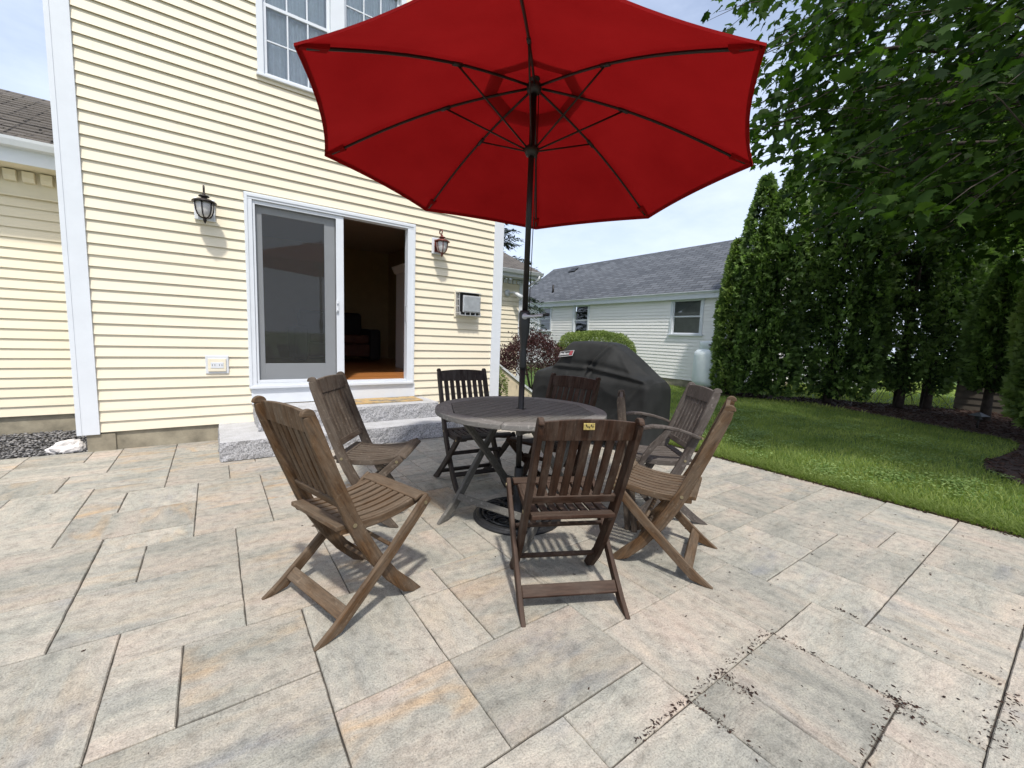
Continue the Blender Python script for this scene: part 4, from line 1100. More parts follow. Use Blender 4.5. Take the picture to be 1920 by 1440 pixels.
MB().lathe([(.020,2.70),(.042,2.71),(.048,2.735),(.044,2.755),(.02,2.765),(.0,2.77)], 20, (0,0,-.06)).build('top_hub', M['black'], um, smooth=True)
MB().lathe([(.021,2.335),(.034,2.34),(.044,2.36),(.046,2.385),(.036,2.395),(.021,2.40)], 20, (0,0,-.06)).build('runner', M['black'], um, smooth=True)
MB().lathe([(.0,2.86),(.012,2.855),(.02,2.835),(.018,2.815),(.03,2.80),(.028,2.79)], 16, (.012,.008,-.06)).build('finial', M['black'], um, smooth=True)
MB().tube([cu((UX+.03,UY-.01,2.72)), cu((UX+.033,UY-.012,2.40)), cu((UX+.026,UY-.01,1.40))], .003, 6).build('cord', M['black'], um, smooth=True)

# ------------------------------------------------------------------ covered grill
GA = R(-78)
gr = empty('covered_grill', (3.81,3.53,0), GA, 'barbecue grill under a dark grey fitted cover with a small white badge', 'grill')
cov, nt, b, out = newmat('dark_vinyl_cover')
v = coords(nt, 'Object'); f = noise(nt, v, 3, 6, .6); r = ramp(nt, f, [(.3,(.0125,.013,.0125)),(.7,(.029,.030,.029))])
nt.links.new(r.outputs['Color'], b.inputs['Base Color']); b.inputs['Roughness'].default_value = .7; b.inputs['Specular IOR Level'].default_value = .2
fb = noise(nt, v, 260, 2); bump(nt, b, fb, .15, .002)
# local x runs left->right along the front (seen from the table), -y is the front
prof = [(-.84,.06),(-.835,.40),(-.825,.74),(-.80,.835),(-.66,.86),(-.56,.90),(-.44,1.12),(-.36,1.185),(-.10,1.20),(.16,1.20),(.27,1.175),(.42,1.08),(.60,.95),(.74,.855),(.815,.80),(.838,.72),(.845,.40),(.85,.06)]
def top_z(x):
    for (a, za), (c_, zc) in zip(prof[2:-3], prof[3:-2]):
        if a <= x <= c_: return za+(zc-za)*(x-a)/(c_-a+1e-9)
    return .8
bm = bmesh.new()
nx, ny = 110, 150
# wrap a sheet: parameter s goes front hem -> up -> over -> back hem
grid_ = []
for i in range(nx+1):
    x = -.845+1.69*i/nx; zt = top_z(max(-.82,min(.82,x))); row = []
    endf = min(1, (.845-abs(x))/.05); endf = math.sqrt(max(0, 1-(1-endf)**2))
    yd = .335*(.86+.14*endf)
    # section: hem, straight to shelf height, lean in to the lid ridge, and down the back
    sec = [(-yd-.012,.10),(-yd-.004,.40),(-yd,min(.74,zt-.05)),(-yd+.03,min(.80,zt-.03))]
    if zt > .86: sec += [(-yd*.78,.80+(zt-.80)*.45),(-yd*.48,zt-.03)]
    sec += [(-yd*.30,zt),(yd*.5,zt-.005),(yd*.85,zt-.05),(yd,min(.74,zt-.09)),(yd+.006,.10)]
    L = [0]
    for (a, za), (c_, zc) in zip(sec[:-1], sec[1:]): L.append(L[-1]+math.hypot(c_-a, zc-za))
    for j in range(ny+1):
        q = L[-1]*j/ny; k = 0
        while k < len(L)-2 and L[k+1] < q: k += 1
        u = (q-L[k])/(L[k+1]-L[k]+1e-9); u_ = u
        y = sec[k][0]+(sec[k+1][0]-sec[k][0])*u_; z = sec[k][1]+(sec[k+1][1]-sec[k][1])*u_
        row.append((x, y, z))
    grid_.append(row)
G_ = np.array(grid_)
# smooth the kinks, then drape folds
for it in range(2):
    G_[1:-1,1:-1] = (G_[1:-1,1:-1]*2+G_[:-2,1:-1]+G_[2:,1:-1]+G_[1:-1,:-2]+G_[1:-1,2:])/6
vs = []
for i in range(nx+1):
    for j in range(ny+1):
        x, y, z = G_[i,j]; p = Vector((x*2.2, y*1.5, z*1.5))
        f1 = mnoise.noise(p*1.5+Vector((3,1,0)))*.012; low = max(0, min(1, (.85-z)/.6))
        f2 = math.sin(x*17+z*5+2.4*mnoise.noise(Vector((x*3,z*3,1))))*.010*low*(.4+.6*abs(mnoise.noise(Vector((x*2,0,4)))))
        rg = -abs(mnoise.noise(Vector((x*2.1+z*1.5, z*2.6-x*1.1, y*.5+7))))*.034+.013
        # creases pulled from the lid corners down to the shelf corners
        for (xa,za,xb,zb,am) in ((.27,1.19,.03,.90,.026),(.03,.90,.0,.45,.016),(.03,.89,.80,.80,.024),(-.58,.885,.03,.885,.020),(.40,1.05,.60,.84,.007),(.80,.78,.42,.35,.010),(-.30,.80,-.45,.30,.008)):
            dx, dz = xb-xa, zb-za; t = max(0, min(1, ((x-xa)*dx+(z-za)*dz)/(dx*dx+dz*dz))); d2 = math.hypot(x-xa-dx*t, z-za-dz*t)
            rg += .95*am*(math.exp(-(d2/.020)**2)-.6*math.exp(-((d2-.042)/.028)**2)) if y < 0.1 else 0
        s = -1 if y < 0 else 1
        wgt = 1 if abs(y) > .05 else abs(y)/.05
        yy = y+s*(f1+f2+rg)*wgt; xx = x*(1+.02*low*(abs(x)/.85))+(.012*math.sin(y*14+z*7)*low if abs(x) > .8 else 0); zz = z+(f1*.5+rg*.1 if z > .8 else 0)
        vs.append(bm.verts.new((xx*.93, yy*.94, zz)))
for i in range(nx):
    for j in range(ny):
        bm.faces.new((vs[i*(ny+1)+j], vs[(i+1)*(ny+1)+j], vs[(i+1)*(ny+1)+j+1], vs[i*(ny+1)+j+1]))
for i in (0, nx):      # end faces as a fan of strips
    for j in range(ny//2):
        a, b2 = vs[i*(ny+1)+j], vs[i*(ny+1)+j+1]; c2, d2 = vs[i*(ny+1)+ny-j-1], vs[i*(ny+1)+ny-j]
        if len({a,b2,c2,d2}) == 4: bm.faces.new((a,b2,c2,d2))
bmesh.ops.recalc_face_normals(bm, faces=bm.faces)
me = bpy.data.meshes.new('cover'); bm.to_mesh(me); bm.free(); me.materials.append(cov); me.polygons.foreach_set('use_smooth', [True]*len(me.polygons))
o = bpy.data.objects.new('cover', me); COL.objects.link(o); o.parent = gr
md = o.modifiers.new('cloth', 'SOLIDIFY'); md.thickness = .004
# badge sewn to the sloping lid front: white frame, pale lettering on black, red block
bd = MB(); BW, BH = .205, .085
Bm = Matrix.Translation((-.305,-.262,1.035)) @ Matrix.Rotation(R(-8),4,'Y') @ Matrix.Rotation(R(52),4,'X')
def bp(x0,x1,z0,z1,y0,y1): return MB().box(x0,x1,z0,z1,y0,y1).xform(Bm)
bp(-BW/2,BW/2,-BH/2,BH/2,.0,.004).build('badge', simple('badge_white', (.36,.36,.36), .7), gr)
badge = [c for c in gr.children if c.name.startswith('badge')][0]
bp(-BW/2+.007,BW/2-.007,-BH/2+.007,BH/2-.007,.004,.0055).build('badge_field', M['black'], badge)
bp(.050,BW/2-.010,-BH/2+.010,BH/2-.010,.0055,.007).build('badge_block', simple('badge_red', (.25,.04,.05), .7), badge)
lt = MB()
for k, (x, w, hh) in enumerate(((-.088,.024,.036),(-.060,.018,.026),(-.036,.018,.040),(-.014,.018,.026),(.010,.014,.026),(.030,.012,.026))):
    lt.box(x,x+w,-.020,-.020+hh,.0055,.007)
lt.xform(Bm).build('badge_lettering', simple('badge_letter', (.36,.36,.36), .7), badge)
MB().box(-.793,-.784,-.20,-.165,.66,.72).build('side_tag', M['trim_dirty'], gr)
lg = MB()
for x in (-.66,.66):
    for y in (-.22,.22): lg.tube([(x,y,.0),(x,y,.16)], .03, 10)
lg.build('caster', M['black'], gr)
# ------------------------------------------------------------------ white neighbouring house
nh = empty('neighbour_house', (11.0,10.8,0), 0, 'low white clapboard house with a blue grey shingle roof behind the grill', 'house')
XW = 11.0
wins = [(6.55,7.42,1.52,2.45),(10.86,11.55,1.40,2.45),(12.92,13.62,1.56,2.44)]
wops = [(a-.07,b+.07,c-.06,d+.10) for a,b,c,d in wins]
mb = siding(MB(), (XW,0,0), (0,1,0), (-1,0,0), 6.02, 15.6, .18, 2.50, .098, wops, .012)
attach(mb.build('wall', M['siding_white'], recalc=False), nh)
mb = siding(MB(), (0,5.9,0), (1,0,0), (0,-1,0), XW+.1, 16.0, .18, 4.6, .098, (), .014)
ew = MB(); ew.v = [p for p in mb.v]; ew.f = [f for f in mb.f if max(mb.v[i][2] for i in f) < 2.62+.70*min(max(0, min(mb.v[i][0] for i in f)-XW), max(0, 16.3-max(mb.v[i][0] for i in f)))]
attach(ew.build('end_wall', M['siding_white'], recalc=False), nh)
attach(MB().box(XW-.03,XW+.10,5.87,6.02,.14,2.52).build('corner_board', M['trim'], bevel=.003), nh)
attach(MB().box(XW+.01,16.0,5.93,15.6,-.06,.185).build('foundation', M['concrete']), nh)
attach(MB().box(XW+.3,16.0,15.4,15.6,.18,2.6).build('far_wall', M['siding_white']), nh)
o = attach(gable(XW-.11,16.18,5.72,15.85,2.60,.715,'y').build('roof', M['shingle_grey']), nh); roof_uv(o, 'y')
attach(MB().box(XW-.12,XW-.095,5.70,15.87,2.46,2.625).build('fascia', M['trim']), nh)
attach(MB().box(XW-.095,XW-.020,5.72,15.6,2.47,2.49).build('soffit', M['trim_dirty']), nh)
attach(MB().prism([(XW-.125,2.60),(XW-.16,2.61),(XW-.18,2.65),(XW-.17,2.655),(XW-.155,2.63),(XW-.125,2.615)], 5.7, 15.87, 'y').build('gutter', M['trim']), nh)
window_backing = simple('pale_blind', (.30,.31,.31), .9); dark = simple('dark_interior', (.03,.032,.034), .9)
for k, (a, b_y, c_, d_) in enumerate(wins):
    m_ = MB(); x = XW-.030
    m_.box(x,XW+.04,a-.075,a,c_-.05,d_+.09); m_.box(x,XW+.04,b_y,b_y+.075,c_-.05,d_+.09); m_.box(x-.004,XW+.04,a-.09,b_y+.09,d_,d_+.10); m_.box(x-.03,XW+.04,a-.11,b_y+.11,c_-.08,c_-.03)
    f = attach(m_.build('window', M['trim'], bevel=.003), nh)
    s_ = MB(); mid = (c_+d_)/2; w_ = .035
    for z0, z1, xo in ((c_-.03,mid+.02,.012),(mid-.02,d_,-.008)):
        for y0, y1, za, zb in ((a,b_y,z0,z0+w_),(a,b_y,z1-w_,z1),(a,a+w_,z0+w_,z1-w_),(b_y-w_,b_y,z0+w_,z1-w_)): s_.box(XW+xo,XW+xo+.025,y0,y1,za,zb)
    s_.build('sash', M['trim'], f)
    gl = MB(); gl.add([(XW+.026,b_y,c_-.02),(XW+.026,a,c_-.02),(XW+.026,a,d_),(XW+.026,b_y,d_)], [(0,1,2,3)]); gl.build('pane', M['glass'], f, recalc=False)
    MB().box(XW+.14,XW+.15,a-.05,b_y+.05,c_-.05,d_+.05).build('window_backing', window_backing if k != 1 else dark, f)  # middle window gets a dark sheet, its unlit interior put into the colour
    if k == 2: MB().box(XW+.06,XW+.10,a+.05,b_y-.05,mid-.18,mid-.13).build('blind_rail', M['trim_dirty'], f)
# roof furniture
rv = MB().box(-.13,.13,-.16,.16,0,.09); rv.prism([(-.16,.09),(.16,.09),(.16,.11),(-.16,.11)], -.2, .2, 'y'); rv.xform(Matrix.Translation((13.15,14.0,4.20)) @ Matrix.Rotation(-math.atan(.715),4,'Y'))
attach(rv.build('roof_vent', M['black']), nh)
attach(MB().tube([(11.55,13.5,2.95),(11.55,13.5,3.42)], .045, 10).build('vent_pipe', M['metal_dark'], smooth=True), nh)

# propane tank beside the white house
pt = empty('propane_tank', (10.55,5.95,0), 0, 'pale upright propane tank beside the white house and the first arborvitae', 'propane tank')
MB().lathe([(.0,.10),(.20,.105),(.32,.14),(.37,.20),(.380,.28),(.380,.92),(.365,1.0),(.31,1.07),(.2,1.105),(0,1.115)], 40).build('tank_body', M['tank'], pt, smooth=True)
MB().lathe([(.255,1.06),(.255,1.27),(.245,1.285),(.10,1.30),(0,1.305)], 32).build('collar', M['tank'], pt, smooth=True)
hh = MB().prism([(.26*math.cos(R(t)), .26*math.sin(R(t))) for t in range(200,236,5)]+[(.24*math.cos(R(t)), .24*math.sin(R(t))) for t in range(235,199,-5)], 1.19, 1.225, 'z'); hh.build('hand_hole', M['black'], pt)
MB().box(-.38,.38,-.22,-.08,-.03,.108).box(-.38,.38,.08,.22,-.03,.108).build('block', M['concrete'], pt)

# ------------------------------------------------------------------ plants
def kites(P, D, NN, L, Wd):
    """leaf-like kites at P along D, with face normal NN"""
    n = len(P); Sd = np.cross(D, NN); Sd /= np.linalg.norm(Sd, axis=1)[:,None]+1e-9
    V = np.empty((n,4,3)); V[:,0] = P; V[:,1] = P+D*(L*.45)[:,None]+Sd*(Wd/2)[:,None]+NN*(L*.06)[:,None]; V[:,2] = P+D*L[:,None]; V[:,3] = P+D*(L*.45)[:,None]-Sd*(Wd/2)[:,None]+NN*(L*.06)[:,None]
    return V
def unit(a): return a/(np.linalg.norm(a, axis=1)[:,None]+1e-9)
def vnoise(P, s, seed=0.0):
    return np.array([mnoise.noise((p[0]*s+seed, p[1]*s, p[2]*s)) for p in P])
def arbor(base, h, r, n, label, mat, seed, tips=((0,0,1.0),), z0=.35, gap=-.32, group='arborvitae along the mulch bed', top=.95):
    t = empty('arborvitae', (base[0],base[1],-.02), 0, label, 'arborvitae', group)
    for k in range(2 if r > .5 else 1):
        dx = (k-.5)*.22 if r > .5 else 0
        MB().tube([(dx*.8,dx*.3,-.05),(dx,dx*.5,.5),(dx*.9,dx*.4,h*.45),(dx*.3,0,h*.85)], [.085,.065,.045,.012], 9).build('trunk', M['trunk'], t, smooth=True)
    out = []; D_ = []; N_ = []; tone = []
    for (ox, oy, hk) in tips:
        m = int(n/len(tips)); H = h*hk; rr = r*(1.0 if len(tips) == 1 else .72)
        u = rng.random(m)**.85; z = z0+(H-z0)*u; a = rng.random(m)*2*np.pi
        prof = np.where(u < .12, .62+u/.12*.38, np.where(u < top*.6, 1.0, np.clip(1-(u-top*.6)/(1-top*.6), 0, 1)**.72))
        tmp = np.stack([np.cos(a)*2.2+ox*5, np.sin(a)*2.2+oy*5, z*1.5], 1)
        bulge = vnoise(tmp, 1.0, seed); bul2 = vnoise(tmp*2.3, 1.0, seed+9)
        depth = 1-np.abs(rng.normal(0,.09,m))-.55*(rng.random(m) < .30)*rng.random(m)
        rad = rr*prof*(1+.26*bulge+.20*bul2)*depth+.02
        P = np.stack([ox+rad*np.cos(a), oy+rad*np.sin(a), z], 1)
        keep = vnoise(P*1.0, 2.1, seed+31) > gap
        P = P[keep]; a = a[keep]; b2 = (bulge+.7*bul2)[keep]; dp = depth[keep]; m = len(P)
        d = np.stack([np.cos(a)*.75, np.sin(a)*.75, rng.normal(.30,.45,m)], 1)+rng.normal(0,.32,(m,3))
        nn_ = np.stack([-np.sin(a), np.cos(a), np.zeros(m)], 1)*rng.choice([-.6,.6],m)[:,None]+np.stack([np.cos(a),np.sin(a),np.full(m,.7)],1)*rng.normal(.8,.45,m)[:,None]
        out.append(P); D_.append(unit(d)); N_.append(nn_); tone.append(np.clip(.46+.62*b2+rng.normal(0,.16,m)+(dp-.9)*1.5, 0, 1))  # tone paints highlights on outer sprays and shade deeper in the crown
    P = np.concatenate(out); D = np.concatenate(D_); NN = np.concatenate(N_); NN = unit(NN-D*(NN*D).sum(1)[:,None]); tone = np.concatenate(tone)
    m = len(P); L = rng.uniform(.055,.15,m); Wd = L*rng.uniform(.35,.65,m)
    V = kites(P, D, NN, L, Wd)
    # two side fingers on each spray
    S1 = unit(np.cross(D,NN)); A = kites(P+D*(L*.2)[:,None], unit(D+S1*.9), NN, L*.62, Wd*.45); B = kites(P+D*(L*.2)[:,None], unit(D-S1*.9), NN, L*.62, Wd*.45)
    VV = np.concatenate([V,A,B]).reshape(-1,3); tn = np.concatenate([tone]*3)
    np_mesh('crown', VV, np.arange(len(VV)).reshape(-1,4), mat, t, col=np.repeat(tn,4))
    return t
arbor((10.42,5.40), 3.75, .28, 8000, 'narrow arborvitae with a yellowish tip, at the left end of the row by the tank', M['arbor_light'], 1.0, z0=.02, gap=-.5)
arbor((10.66,4.70), 5.15, .66, 28000, 'double-pointed arborvitae, second from the tank, fully clear of the maple', M['arbor'], 2.0, tips=((-.05,.27,1.0),(.06,-.24,1.0),(.0,.0,.88)), z0=.10, gap=-.42)
arbor((11.42,3.55), 6.6, .88, 34000, 'tall dark arborvitae in the middle of the row with a dark hollow at its foot', M['arbor'], 3.0, tips=((.0,.16,1.0),(0,-.22,.93)), z0=.16, gap=-.36)
arbor((12.25,2.50), 6.9, .92, 34000, 'tall dark arborvitae on two bare stems, right part of the row', M['arbor'], 4.0, tips=((.0,.26,.95),(.0,-.25,1.0)), z0=.38, gap=-.33)
arbor((12.80,2.16), 7.2, .70, 22000, 'thin see-through arborvitae just left of the dark shed', M['arbor'], 5.0, tips=((.28,-.22,1.0),(.35,-.45,.9)), z0=.62, gap=-.22)
arbor((11.55,1.14), 2.85, .34, 12000, 'small cone-shaped arborvitae in front of the dark shed', M['arbor'], 6.0, z0=.60, gap=-.5, top=.85)
arbor((10.05,.28), 3.6, .46, 16000, 'light green arborvitae at the right edge of the picture', M['arbor_light'], 7.0, z0=.18, gap=-.5)
# bare low twigs at the foot of the trees
for bx, by, k in ((11.42,3.55,9),(12.25,2.5,14)):
    tw = MB()
    for q in range(k):
        a = rng.uniform(0,6.28); l = rng.uniform(.5,.95); p0 = Vector((bx,by,rng.uniform(.15,.6)))
        pts = [p0+Vector((math.cos(a)*l*t, math.sin(a)*l*t, .25*math.sin(t*3)-.30*t*t+rng.normal(0,.02))) for t in np.linspace(0,1,6)]
        pts = [Vector((p.x,p.y,max(.0,p.z))) for p in pts]; tw.tube(pts, [.011,.010,.008,.007,.005,.003], 5)
    root = [o for o in COL.objects if o.name.startswith('arborvitae') and abs(o.location.x-bx) < .01 and abs(o.location.y-by) < .01][0]
    tag(attach(tw.build('bare_twigs', M['trunk'], smooth=True), root), kind='stuff')

def bush(name, label, cat, c, r, n, mat, L, seed, stems=True, flatten=1.0, spiky=0.0, box=False):
    t = empty(name, (c[0],c[1],-.02), 0, label, cat)
    d = unit(rng.normal(0,1,(n,3))); d[:,2] = np.abs(d[:,2])*1.0-.15*(rng.random(n) < .5)
    if box:
        d = d/((np.abs(d)**3.4).sum(1)**(1/3.4))[:,None]
    b = vnoise(d*2.1, 1.0, seed); b2 = vnoise(d*5, 1.0, seed)
    rad = (1+.16*b+.10*b2+spiky*np.maximum(0,rng.normal(0,1,n)))*(1-np.abs(rng.normal(0,.13,n)))
    if box: rad = (1+.05*b+.03*b2)*(1-np.abs(rng.normal(0,.06,n)))
    P = d*rad[:,None]*np.array(r)[None]+np.array([0,0,c[2]])
    P[:,2] = np.maximum(P[:,2], .03)
    D = unit(d+rng.normal(0,.6,(n,3))); NN = unit(rng.normal(0,1,(n,3))); NN = unit(NN-D*(NN*D).sum(1)[:,None])
    l = rng.uniform(L*.6,L*1.3,n); V = kites(P, D, NN, l, l*rng.uniform(.45,.7,n)).reshape(-1,3)
    np_mesh('foliage', V, np.arange(len(V)).reshape(-1,4), mat, t, col=np.repeat(np.clip(.45+.45*b2+rng.normal(0,.22,n)+.2*d[:,2],0,1),4))
    st = MB()
    for k in range(14):
        q = unit(rng.normal(0,1,(1,3)))[0]; q[2] = abs(q[2]); e = Vector((q[0]*r[0]*.8, q[1]*r[1]*.8, c[2]+q[2]*r[2]*.8)); st.tube([(rng.normal(0,.05),rng.normal(0,.05),0), tuple(e*.5+Vector((0,0,.1))), tuple(e)], [.016,.011,.005], 6)
    st.build('stem', M['trunk'], t, smooth=True); return t
bush('barberry', 'purple brown barberry bush between the cream house and the covered grill', 'bush', (5.15,6.55,.62), (.66,.66,.70), 9000, M['barberry'], .042, 3, spiky=.10)
bush('boxwood_hedge', 'clipped light green boxwood bush behind the covered grill', 'hedge', (7.35,6.95,.58), (.82,.82,.86), 34000, M['hedge'], .036, 8, box=True)
bush('foundation_shrub', 'small grey green shrub against the right corner of the cream house', 'shrub', (3.80,5.75,.32), (.16,.22,.42), 1500, M['hedge'], .03, 5)

def spruce(c, h, r, label):
    t = empty('spruce', (c[0],c[1],0), 0, label, 'tree')
    MB().tube([(0,0,0),(0,0,h*.5),(0,0,h)], [.14,.09,.015], 10).build('trunk', M['trunk'], t, smooth=True)
    P = []; D = []; br = MB()
    z = 1.0
    while z < h-.15:
        L = r*(1-(z/h)**1.25)+.10; k = 6
        for q in range(k):
            a = rng.uniform(0,6.28); l = L*rng.uniform(.75,1.15); m = int(70*l+12)
            tt = rng.random(m)**.7; x = tt*l; drop = .18*np.sin(tt*2.6)-.38*tt**1.6*l*.5+.14*tt**3
            w = (.05+.16*tt*(1.15-tt))*l; off = rng.normal(0,1,m)*w
            P.append(np.stack([np.cos(a)*x-np.sin(a)*off, np.sin(a)*x+np.cos(a)*off, z+drop-np.abs(off)*.25+rng.normal(0,.02,m)],1))
            D.append(np.stack([np.cos(a)*.8-np.sin(a)*np.sign(off)*.6, np.sin(a)*.8+np.cos(a)*np.sign(off)*.6, rng.normal(-.2,.3,m)],1))
            br.tube([(0,0,z),(math.cos(a)*l*.5,math.sin(a)*l*.5,z+.1),(math.cos(a)*l*.92,math.sin(a)*l*.92,z-.16*l)], [.02,.013,.005], 5)
        z += .27
    br.build('branch', M['trunk'], t, smooth=True)
    P = np.concatenate(P); D = unit(np.concatenate(D)); n = len(P); NN = unit(np.stack([rng.normal(0,.5,n), rng.normal(0,.5,n), np.ones(n)],1)); NN = unit(NN-D*(NN*D).sum(1)[:,None])
    L = rng.uniform(.10,.20,n); V = kites(P, D, NN, L, L*.30).reshape(-1,3)
    np_mesh('crown', V, np.arange(len(V)).reshape(-1,4), M['spruce'], t, col=np.repeat(rng.random(n),4))
spruce((8.35,13.0), 7.0, 2.25, 'dark spruce behind the far cream wing, half hidden by the house corner')

# ------------------------------------------------------------------ maple overhanging the lawn
ml = empty('maple_tree', (8.9,-1.35,-.02), 0, 'large maple whose dark leafy crown hangs over the lawn from the right', 'tree')
def w2(p): return (p[0]-8.9, p[1]+1.35, p[2]+.02)
trk = MB().tube([w2(p) for p in ((8.9,-1.35,-.1),(8.88,-1.3,.25),(8.86,-1.2,1.5),(8.75,-1.0,3.2),(8.7,-.8,5.0),(8.7,-.6,7.5),(8.7,-.5,9.6))], [.34,.25,.215,.19,.15,.08,.02], 14)
CC = np.array([8.25,-.15,5.2]); CRd = np.array([3.45,3.65,3.0])
limbs = []; lm = trk
for k in range(30):
    a = k*2.399963+.3; zt = 2.6+rng.random()*5.2; el = rng.uniform(-.35,.5)
    d = np.array([math.cos(a)*math.cos(el), math.sin(a)*math.cos(el), math.sin(el)]); e = CC+d*CRd*rng.uniform(.80,.98)
    s = np.array([8.8-.02*zt, -1.2+.06*zt, max(2.2, min(8.2, e[2]-1.4-.6*rng.random()))]); mid = (s+e)/2+np.array([0,0,.45])
    ctrl = [s, s*.6+mid*.4+np.array([0,0,.15]), mid, mid*.45+e*.55+np.array([0,0,.12]), e]
    lm.tube([w2(p) for p in ctrl], [.075,.055,.040,.022,.008], 7); limbs.append(ctrl)
# twigs with sprays of leaves: clusters spread through the crown, denser toward its skin
nC = 2300
d = unit(rng.normal(0,1,(nC,3))); rr_ = .52+.48*rng.random(nC)**.55
bump_ = vnoise(d*2.4, 1.0, 4.4); cen = CC+d*CRd*(rr_*(1+.12*bump_))[:,None]
# hanging lower branches
fl0 = 2.72+.42*np.clip(cen[:,1]-.2,0,2.2); low = cen[:,2] < fl0; cen[low,2] = fl0[low]-(fl0[low]-cen[low,2])*.2+rng.normal(0,.16,low.sum())
cen = cen[(vnoise(cen, .75, 8.0) > -.42) & ((cen[:,2] < 6.3) | (rng.random(len(cen)) < .35))]
extra = np.array([(5.4,2.55,3.55),(5.6,2.75,3.9),(5.3,2.35,4.1),(5.5,2.75,4.7),(5.2,2.7,5.0),(5.4,2.9,5.3),(5.9,3.1,4.9),(6.1,2.9,4.2),(5.2,1.9,3.3),(5.1,1.5,3.0),(5.3,1.1,2.75),(5.2,.8,2.6),(5.5,1.5,2.6),(5.8,2.0,2.7),(5.0,1.2,3.6),(5.0,.7,3.3)])
el_ = (cen[:,2]-1.2)/np.hypot(cen[:,0],cen[:,1]); cen = cen[(el_ < .66) | (rng.random(len(cen)) < .16)]
cen = np.concatenate([cen, extra, extra+rng.normal(0,.14,extra.shape), extra+rng.normal(0,.16,extra.shape)])
outl = [(0,0),(.16,-.07),(.42,-.10),(.36,.06),(.62,.20),(.50,.28),(.66,.50),(.42,.47),(.33,.50),(.27,.66),(.14,.74),(0,1.02)]
outl = np.array(outl+[(-x,y) for x,y in reversed(outl[1:-1])])
Ps = []; Ds = []; Ns = []; Ls = []; Ts = []; tw = trk
for ci, c in enumerate(cen):
    m = rng.integers(9,19); od = c-CC; od = od/(np.linalg.norm(od)+1e-6)
    ax = unit(np.array([[od[0],od[1],-.25+rng.normal(0,.25)]]))[0]
    t_ = rng.random(m)
    base_ = c+ax[None]*(t_*.75-.35)[:,None]+rng.normal(0,.13,(m,3))*np.array([1,1,.75])
    dd = unit(ax[None]*.7+rng.normal(0,.65,(m,3))+np.array([0,0,-.45]))
    nv = unit(np.array([[od[0]*.35,od[1]*.35,1.0]])+rng.normal(0,.38,(m,3))); nv = unit(nv-dd*(nv*dd).sum(1)[:,None])
    Ps.append(base_); Ds.append(dd); Ns.append(nv); Ls.append(rng.uniform(.070,.140,m)); Ts.append(np.clip(.45+.25*mnoise.noise(tuple(c*.8))+rng.normal(0,.22,m),0,1))
    if ci % 2 == 0: tw.tube([w2(c-ax*.45), w2(c), w2(c+ax*.38+np.array([0,0,-.05]))], [.008,.005,.002], 4, False)
tw.build('trunk', M['trunk'], ml, smooth=True)
P = np.concatenate(Ps); D = np.concatenate(Ds); NN = np.concatenate(Ns); L = np.concatenate(Ls); T = np.concatenate(Ts); n = len(P)
Sd = np.cross(D, NN); V = np.empty((n,len(outl),3))
for k, (x, y) in enumerate(outl):
    cup = -.30*abs(x)-.30*y*y
    V[:,k] = P+Sd*(x*L)[:,None]+D*(y*L)[:,None]+NN*(cup*L)[:,None]
V = V.reshape(-1,3)-np.array([8.9,-1.35,-.02])
np_mesh('crown', V, np.arange(len(V)).reshape(n,len(outl)), M['maple'], ml, col=np.repeat(T,len(outl)))

# ------------------------------------------------------------------ shed, fence, path light
sd = empty('shed', (13.9,1.0,0), 0, 'dark brown shed in deep shade behind the small arborvitae', 'shed')
dk = simple('dark_shed_boards', (.085,.072,.055), .9, var=.2)
mb = siding(MB(), (13.50,0,0), (0,1,0), (-1,0,0), -2.2, 1.82, 0, 2.35, .14)
siding(mb, (0,1.82,0), (1,0,0), (0,1,0), 13.5, 16.5, 0, 2.35, .14); attach(mb.build('wall', dk, recalc=False), sd)
o = attach(gable(13.25,16.8,-2.4,2.05,2.35,.6,'y').build('roof', M['shingle_brown']), sd); roof_uv(o, 'y')
fc = empty('picket_fence', (16.0,5.2,0), 0, 'low white picket fence on the bright grass behind the arborvitae row', 'fence')
pk = MB(); y = 3.9
fcp = []
while y < 6.0:
    pk.prism([(y-.04,.06),(y+.04,.06),(y+.04,.80),(y,.87),(y-.04,.80)], 15.99, 16.01, 'x'); y += .125
attach(pk.build('pickets', M['trim']), fc)
attach(MB().box(16.01,16.04,3.8,6.1,.22,.29).box(16.01,16.04,3.8,6.1,.62,.69).build('rail', M['trim']), fc)
for y in (3.85,6.05): attach(MB().box(15.97,16.05,y-.045,y+.045,-.05,.95).build('post', M['trim'], bevel=.006), fc)
plt_ = empty('path_light', (10.45,1.10,0), R(20), 'small dark mushroom-shaped path light standing in the bark mulch', 'light')
MB().tube([(0,0,-.05),(0,0,.17)], .014, 10).build('stake', M['metal_dark'], plt_, smooth=True)
MB().lathe([(.055,.135),(.06,.14),(.045,.15),(.04,.195)], 4).build('lamp_body', M['black'], plt_)
MB().lathe([(.13,.195),(.135,.20),(.02,.255),(0,.26)], 4).build('shade', M['alu_dark'] if 'alu_dark' in M else simple('grey_lamp_roof', (.16,.165,.17), .4, .6), plt_)

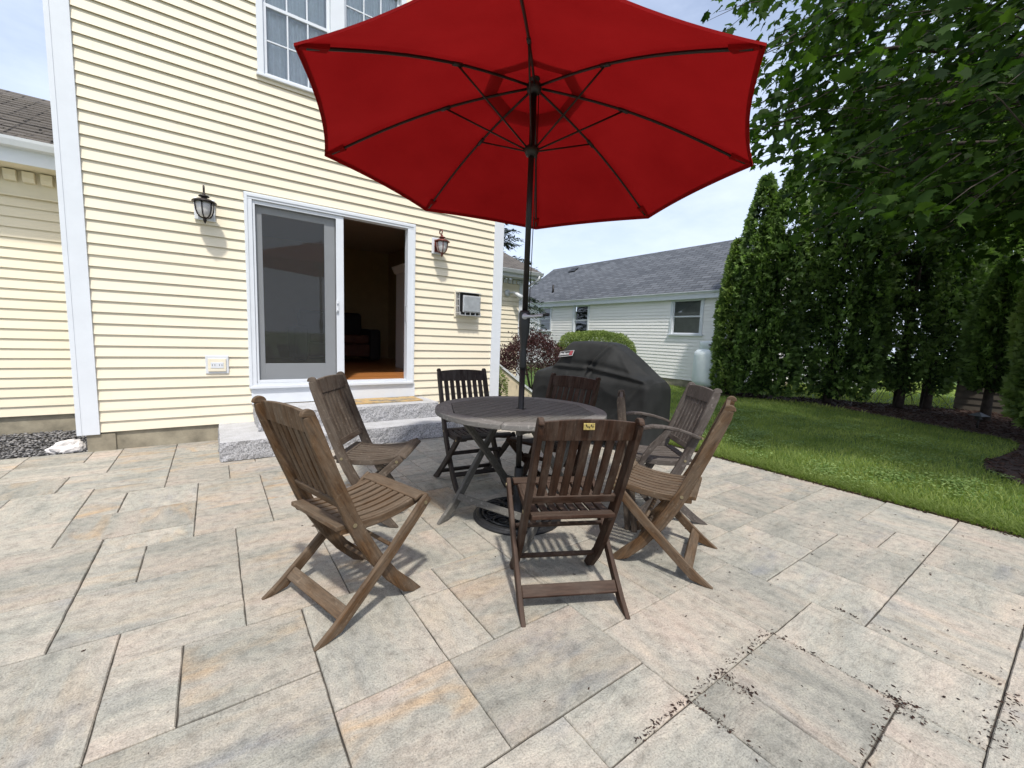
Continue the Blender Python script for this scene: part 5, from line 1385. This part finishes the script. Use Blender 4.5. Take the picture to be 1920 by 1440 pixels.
# ------------------------------------------------------------------ light, sky, camera
EL, AZ = 60, 203
SD = Vector((math.sin(R(AZ))*math.cos(R(EL)), math.cos(R(AZ))*math.cos(R(EL)), math.sin(R(EL))))
sun = bpy.data.lights.new('sun', 'SUN'); sun.energy = 2.7; sun.angle = R(3.0); sun.color = (1.0,.955,.89)
so_ = bpy.data.objects.new('sun', sun); COL.objects.link(so_); so_.rotation_euler = SD.to_track_quat('Z','Y').to_euler(); so_.location = SD*40
w = bpy.data.worlds.new('World'); S.world = w; w.use_nodes = True; nt = w.node_tree
bg = nt.nodes['Background']; sky = nt.nodes.new('ShaderNodeTexSky'); sky.sky_type = 'NISHITA'; sky.sun_disc = False
sky.sun_elevation = R(EL); sky.sun_rotation = R(AZ); sky.air_density = 1.0; sky.dust_density = 2.5; sky.ozone_density = 1.5
tc = nt.nodes.new('ShaderNodeTexCoord'); mp = nt.nodes.new('ShaderNodeMapping'); mp.inputs['Scale'].default_value = (1,1,2.6)
nt.links.new(tc.outputs['Generated'], mp.inputs['Vector'])
cl_ = noise(nt, mp.outputs['Vector'], 2.1, 7, .6); cr = ramp(nt, cl_, [(.38,(0,0,0)),(.68,(1,1,1))])
sep = nt.nodes.new('ShaderNodeSeparateXYZ'); nt.links.new(tc.outputs['Generated'], sep.inputs[0])
hz = nt.nodes.new('ShaderNodeMapRange'); hz.inputs[1].default_value = .0; hz.inputs[2].default_value = .55; hz.inputs[3].default_value = .80; hz.inputs[4].default_value = .30; nt.links.new(sep.outputs['Z'], hz.inputs[0])
mxm = nt.nodes.new('ShaderNodeMath'); mxm.operation = 'MULTIPLY_ADD'; mxm.inputs[1].default_value = .45; mxm.use_clamp = True; nt.links.new(cr.outputs['Color'], mxm.inputs[0]); nt.links.new(hz.outputs[0], mxm.inputs[2])
skc = mixc(nt, mxm.outputs[0], sky.outputs['Color'], (5.0,5.6,6.9)); nt.links.new(skc, bg.inputs['Color']); bg.inputs['Strength'].default_value = .135

cam = bpy.data.cameras.new('camera'); cam.sensor_width = 36; cam.sensor_fit = 'HORIZONTAL'; cam.lens = 785.0636/1920*36; cam.clip_end = 600; cam.clip_start = .05
co = bpy.data.objects.new('camera', cam); COL.objects.link(co); S.camera = co
right = Vector((0.8131,-0.5817,0.0)); 
yaw, pit, rol = 0.620298576, 0.111304683, 0.0386428677
cy, sy = math.cos(yaw), math.sin(yaw)
fwd = Vector((sy*math.cos(pit), cy*math.cos(pit), -math.sin(pit))); r_ = Vector((cy,-sy,0)); u_ = r_.cross(fwd)
r2 = r_*math.cos(rol)+u_*math.sin(rol); u2 = u_*math.cos(rol)-r_*math.sin(rol)
Mx = Matrix((r2, u2, -fwd)).transposed().to_4x4(); Mx.translation = Vector((0,0,1.21)); co.matrix_world = Mx
S.view_settings.view_transform = 'Standard'; S.view_settings.look = 'None'; S.view_settings.exposure = .55; S.view_settings.gamma = 1
S.render.engine = 'CYCLES'
S.cycles.max_bounces = 8; S.cycles.transparent_max_bounces = 16; S.cycles.diffuse_bounces = 4; S.cycles.use_denoising = True
S.cycles.sample_clamp_indirect = 8
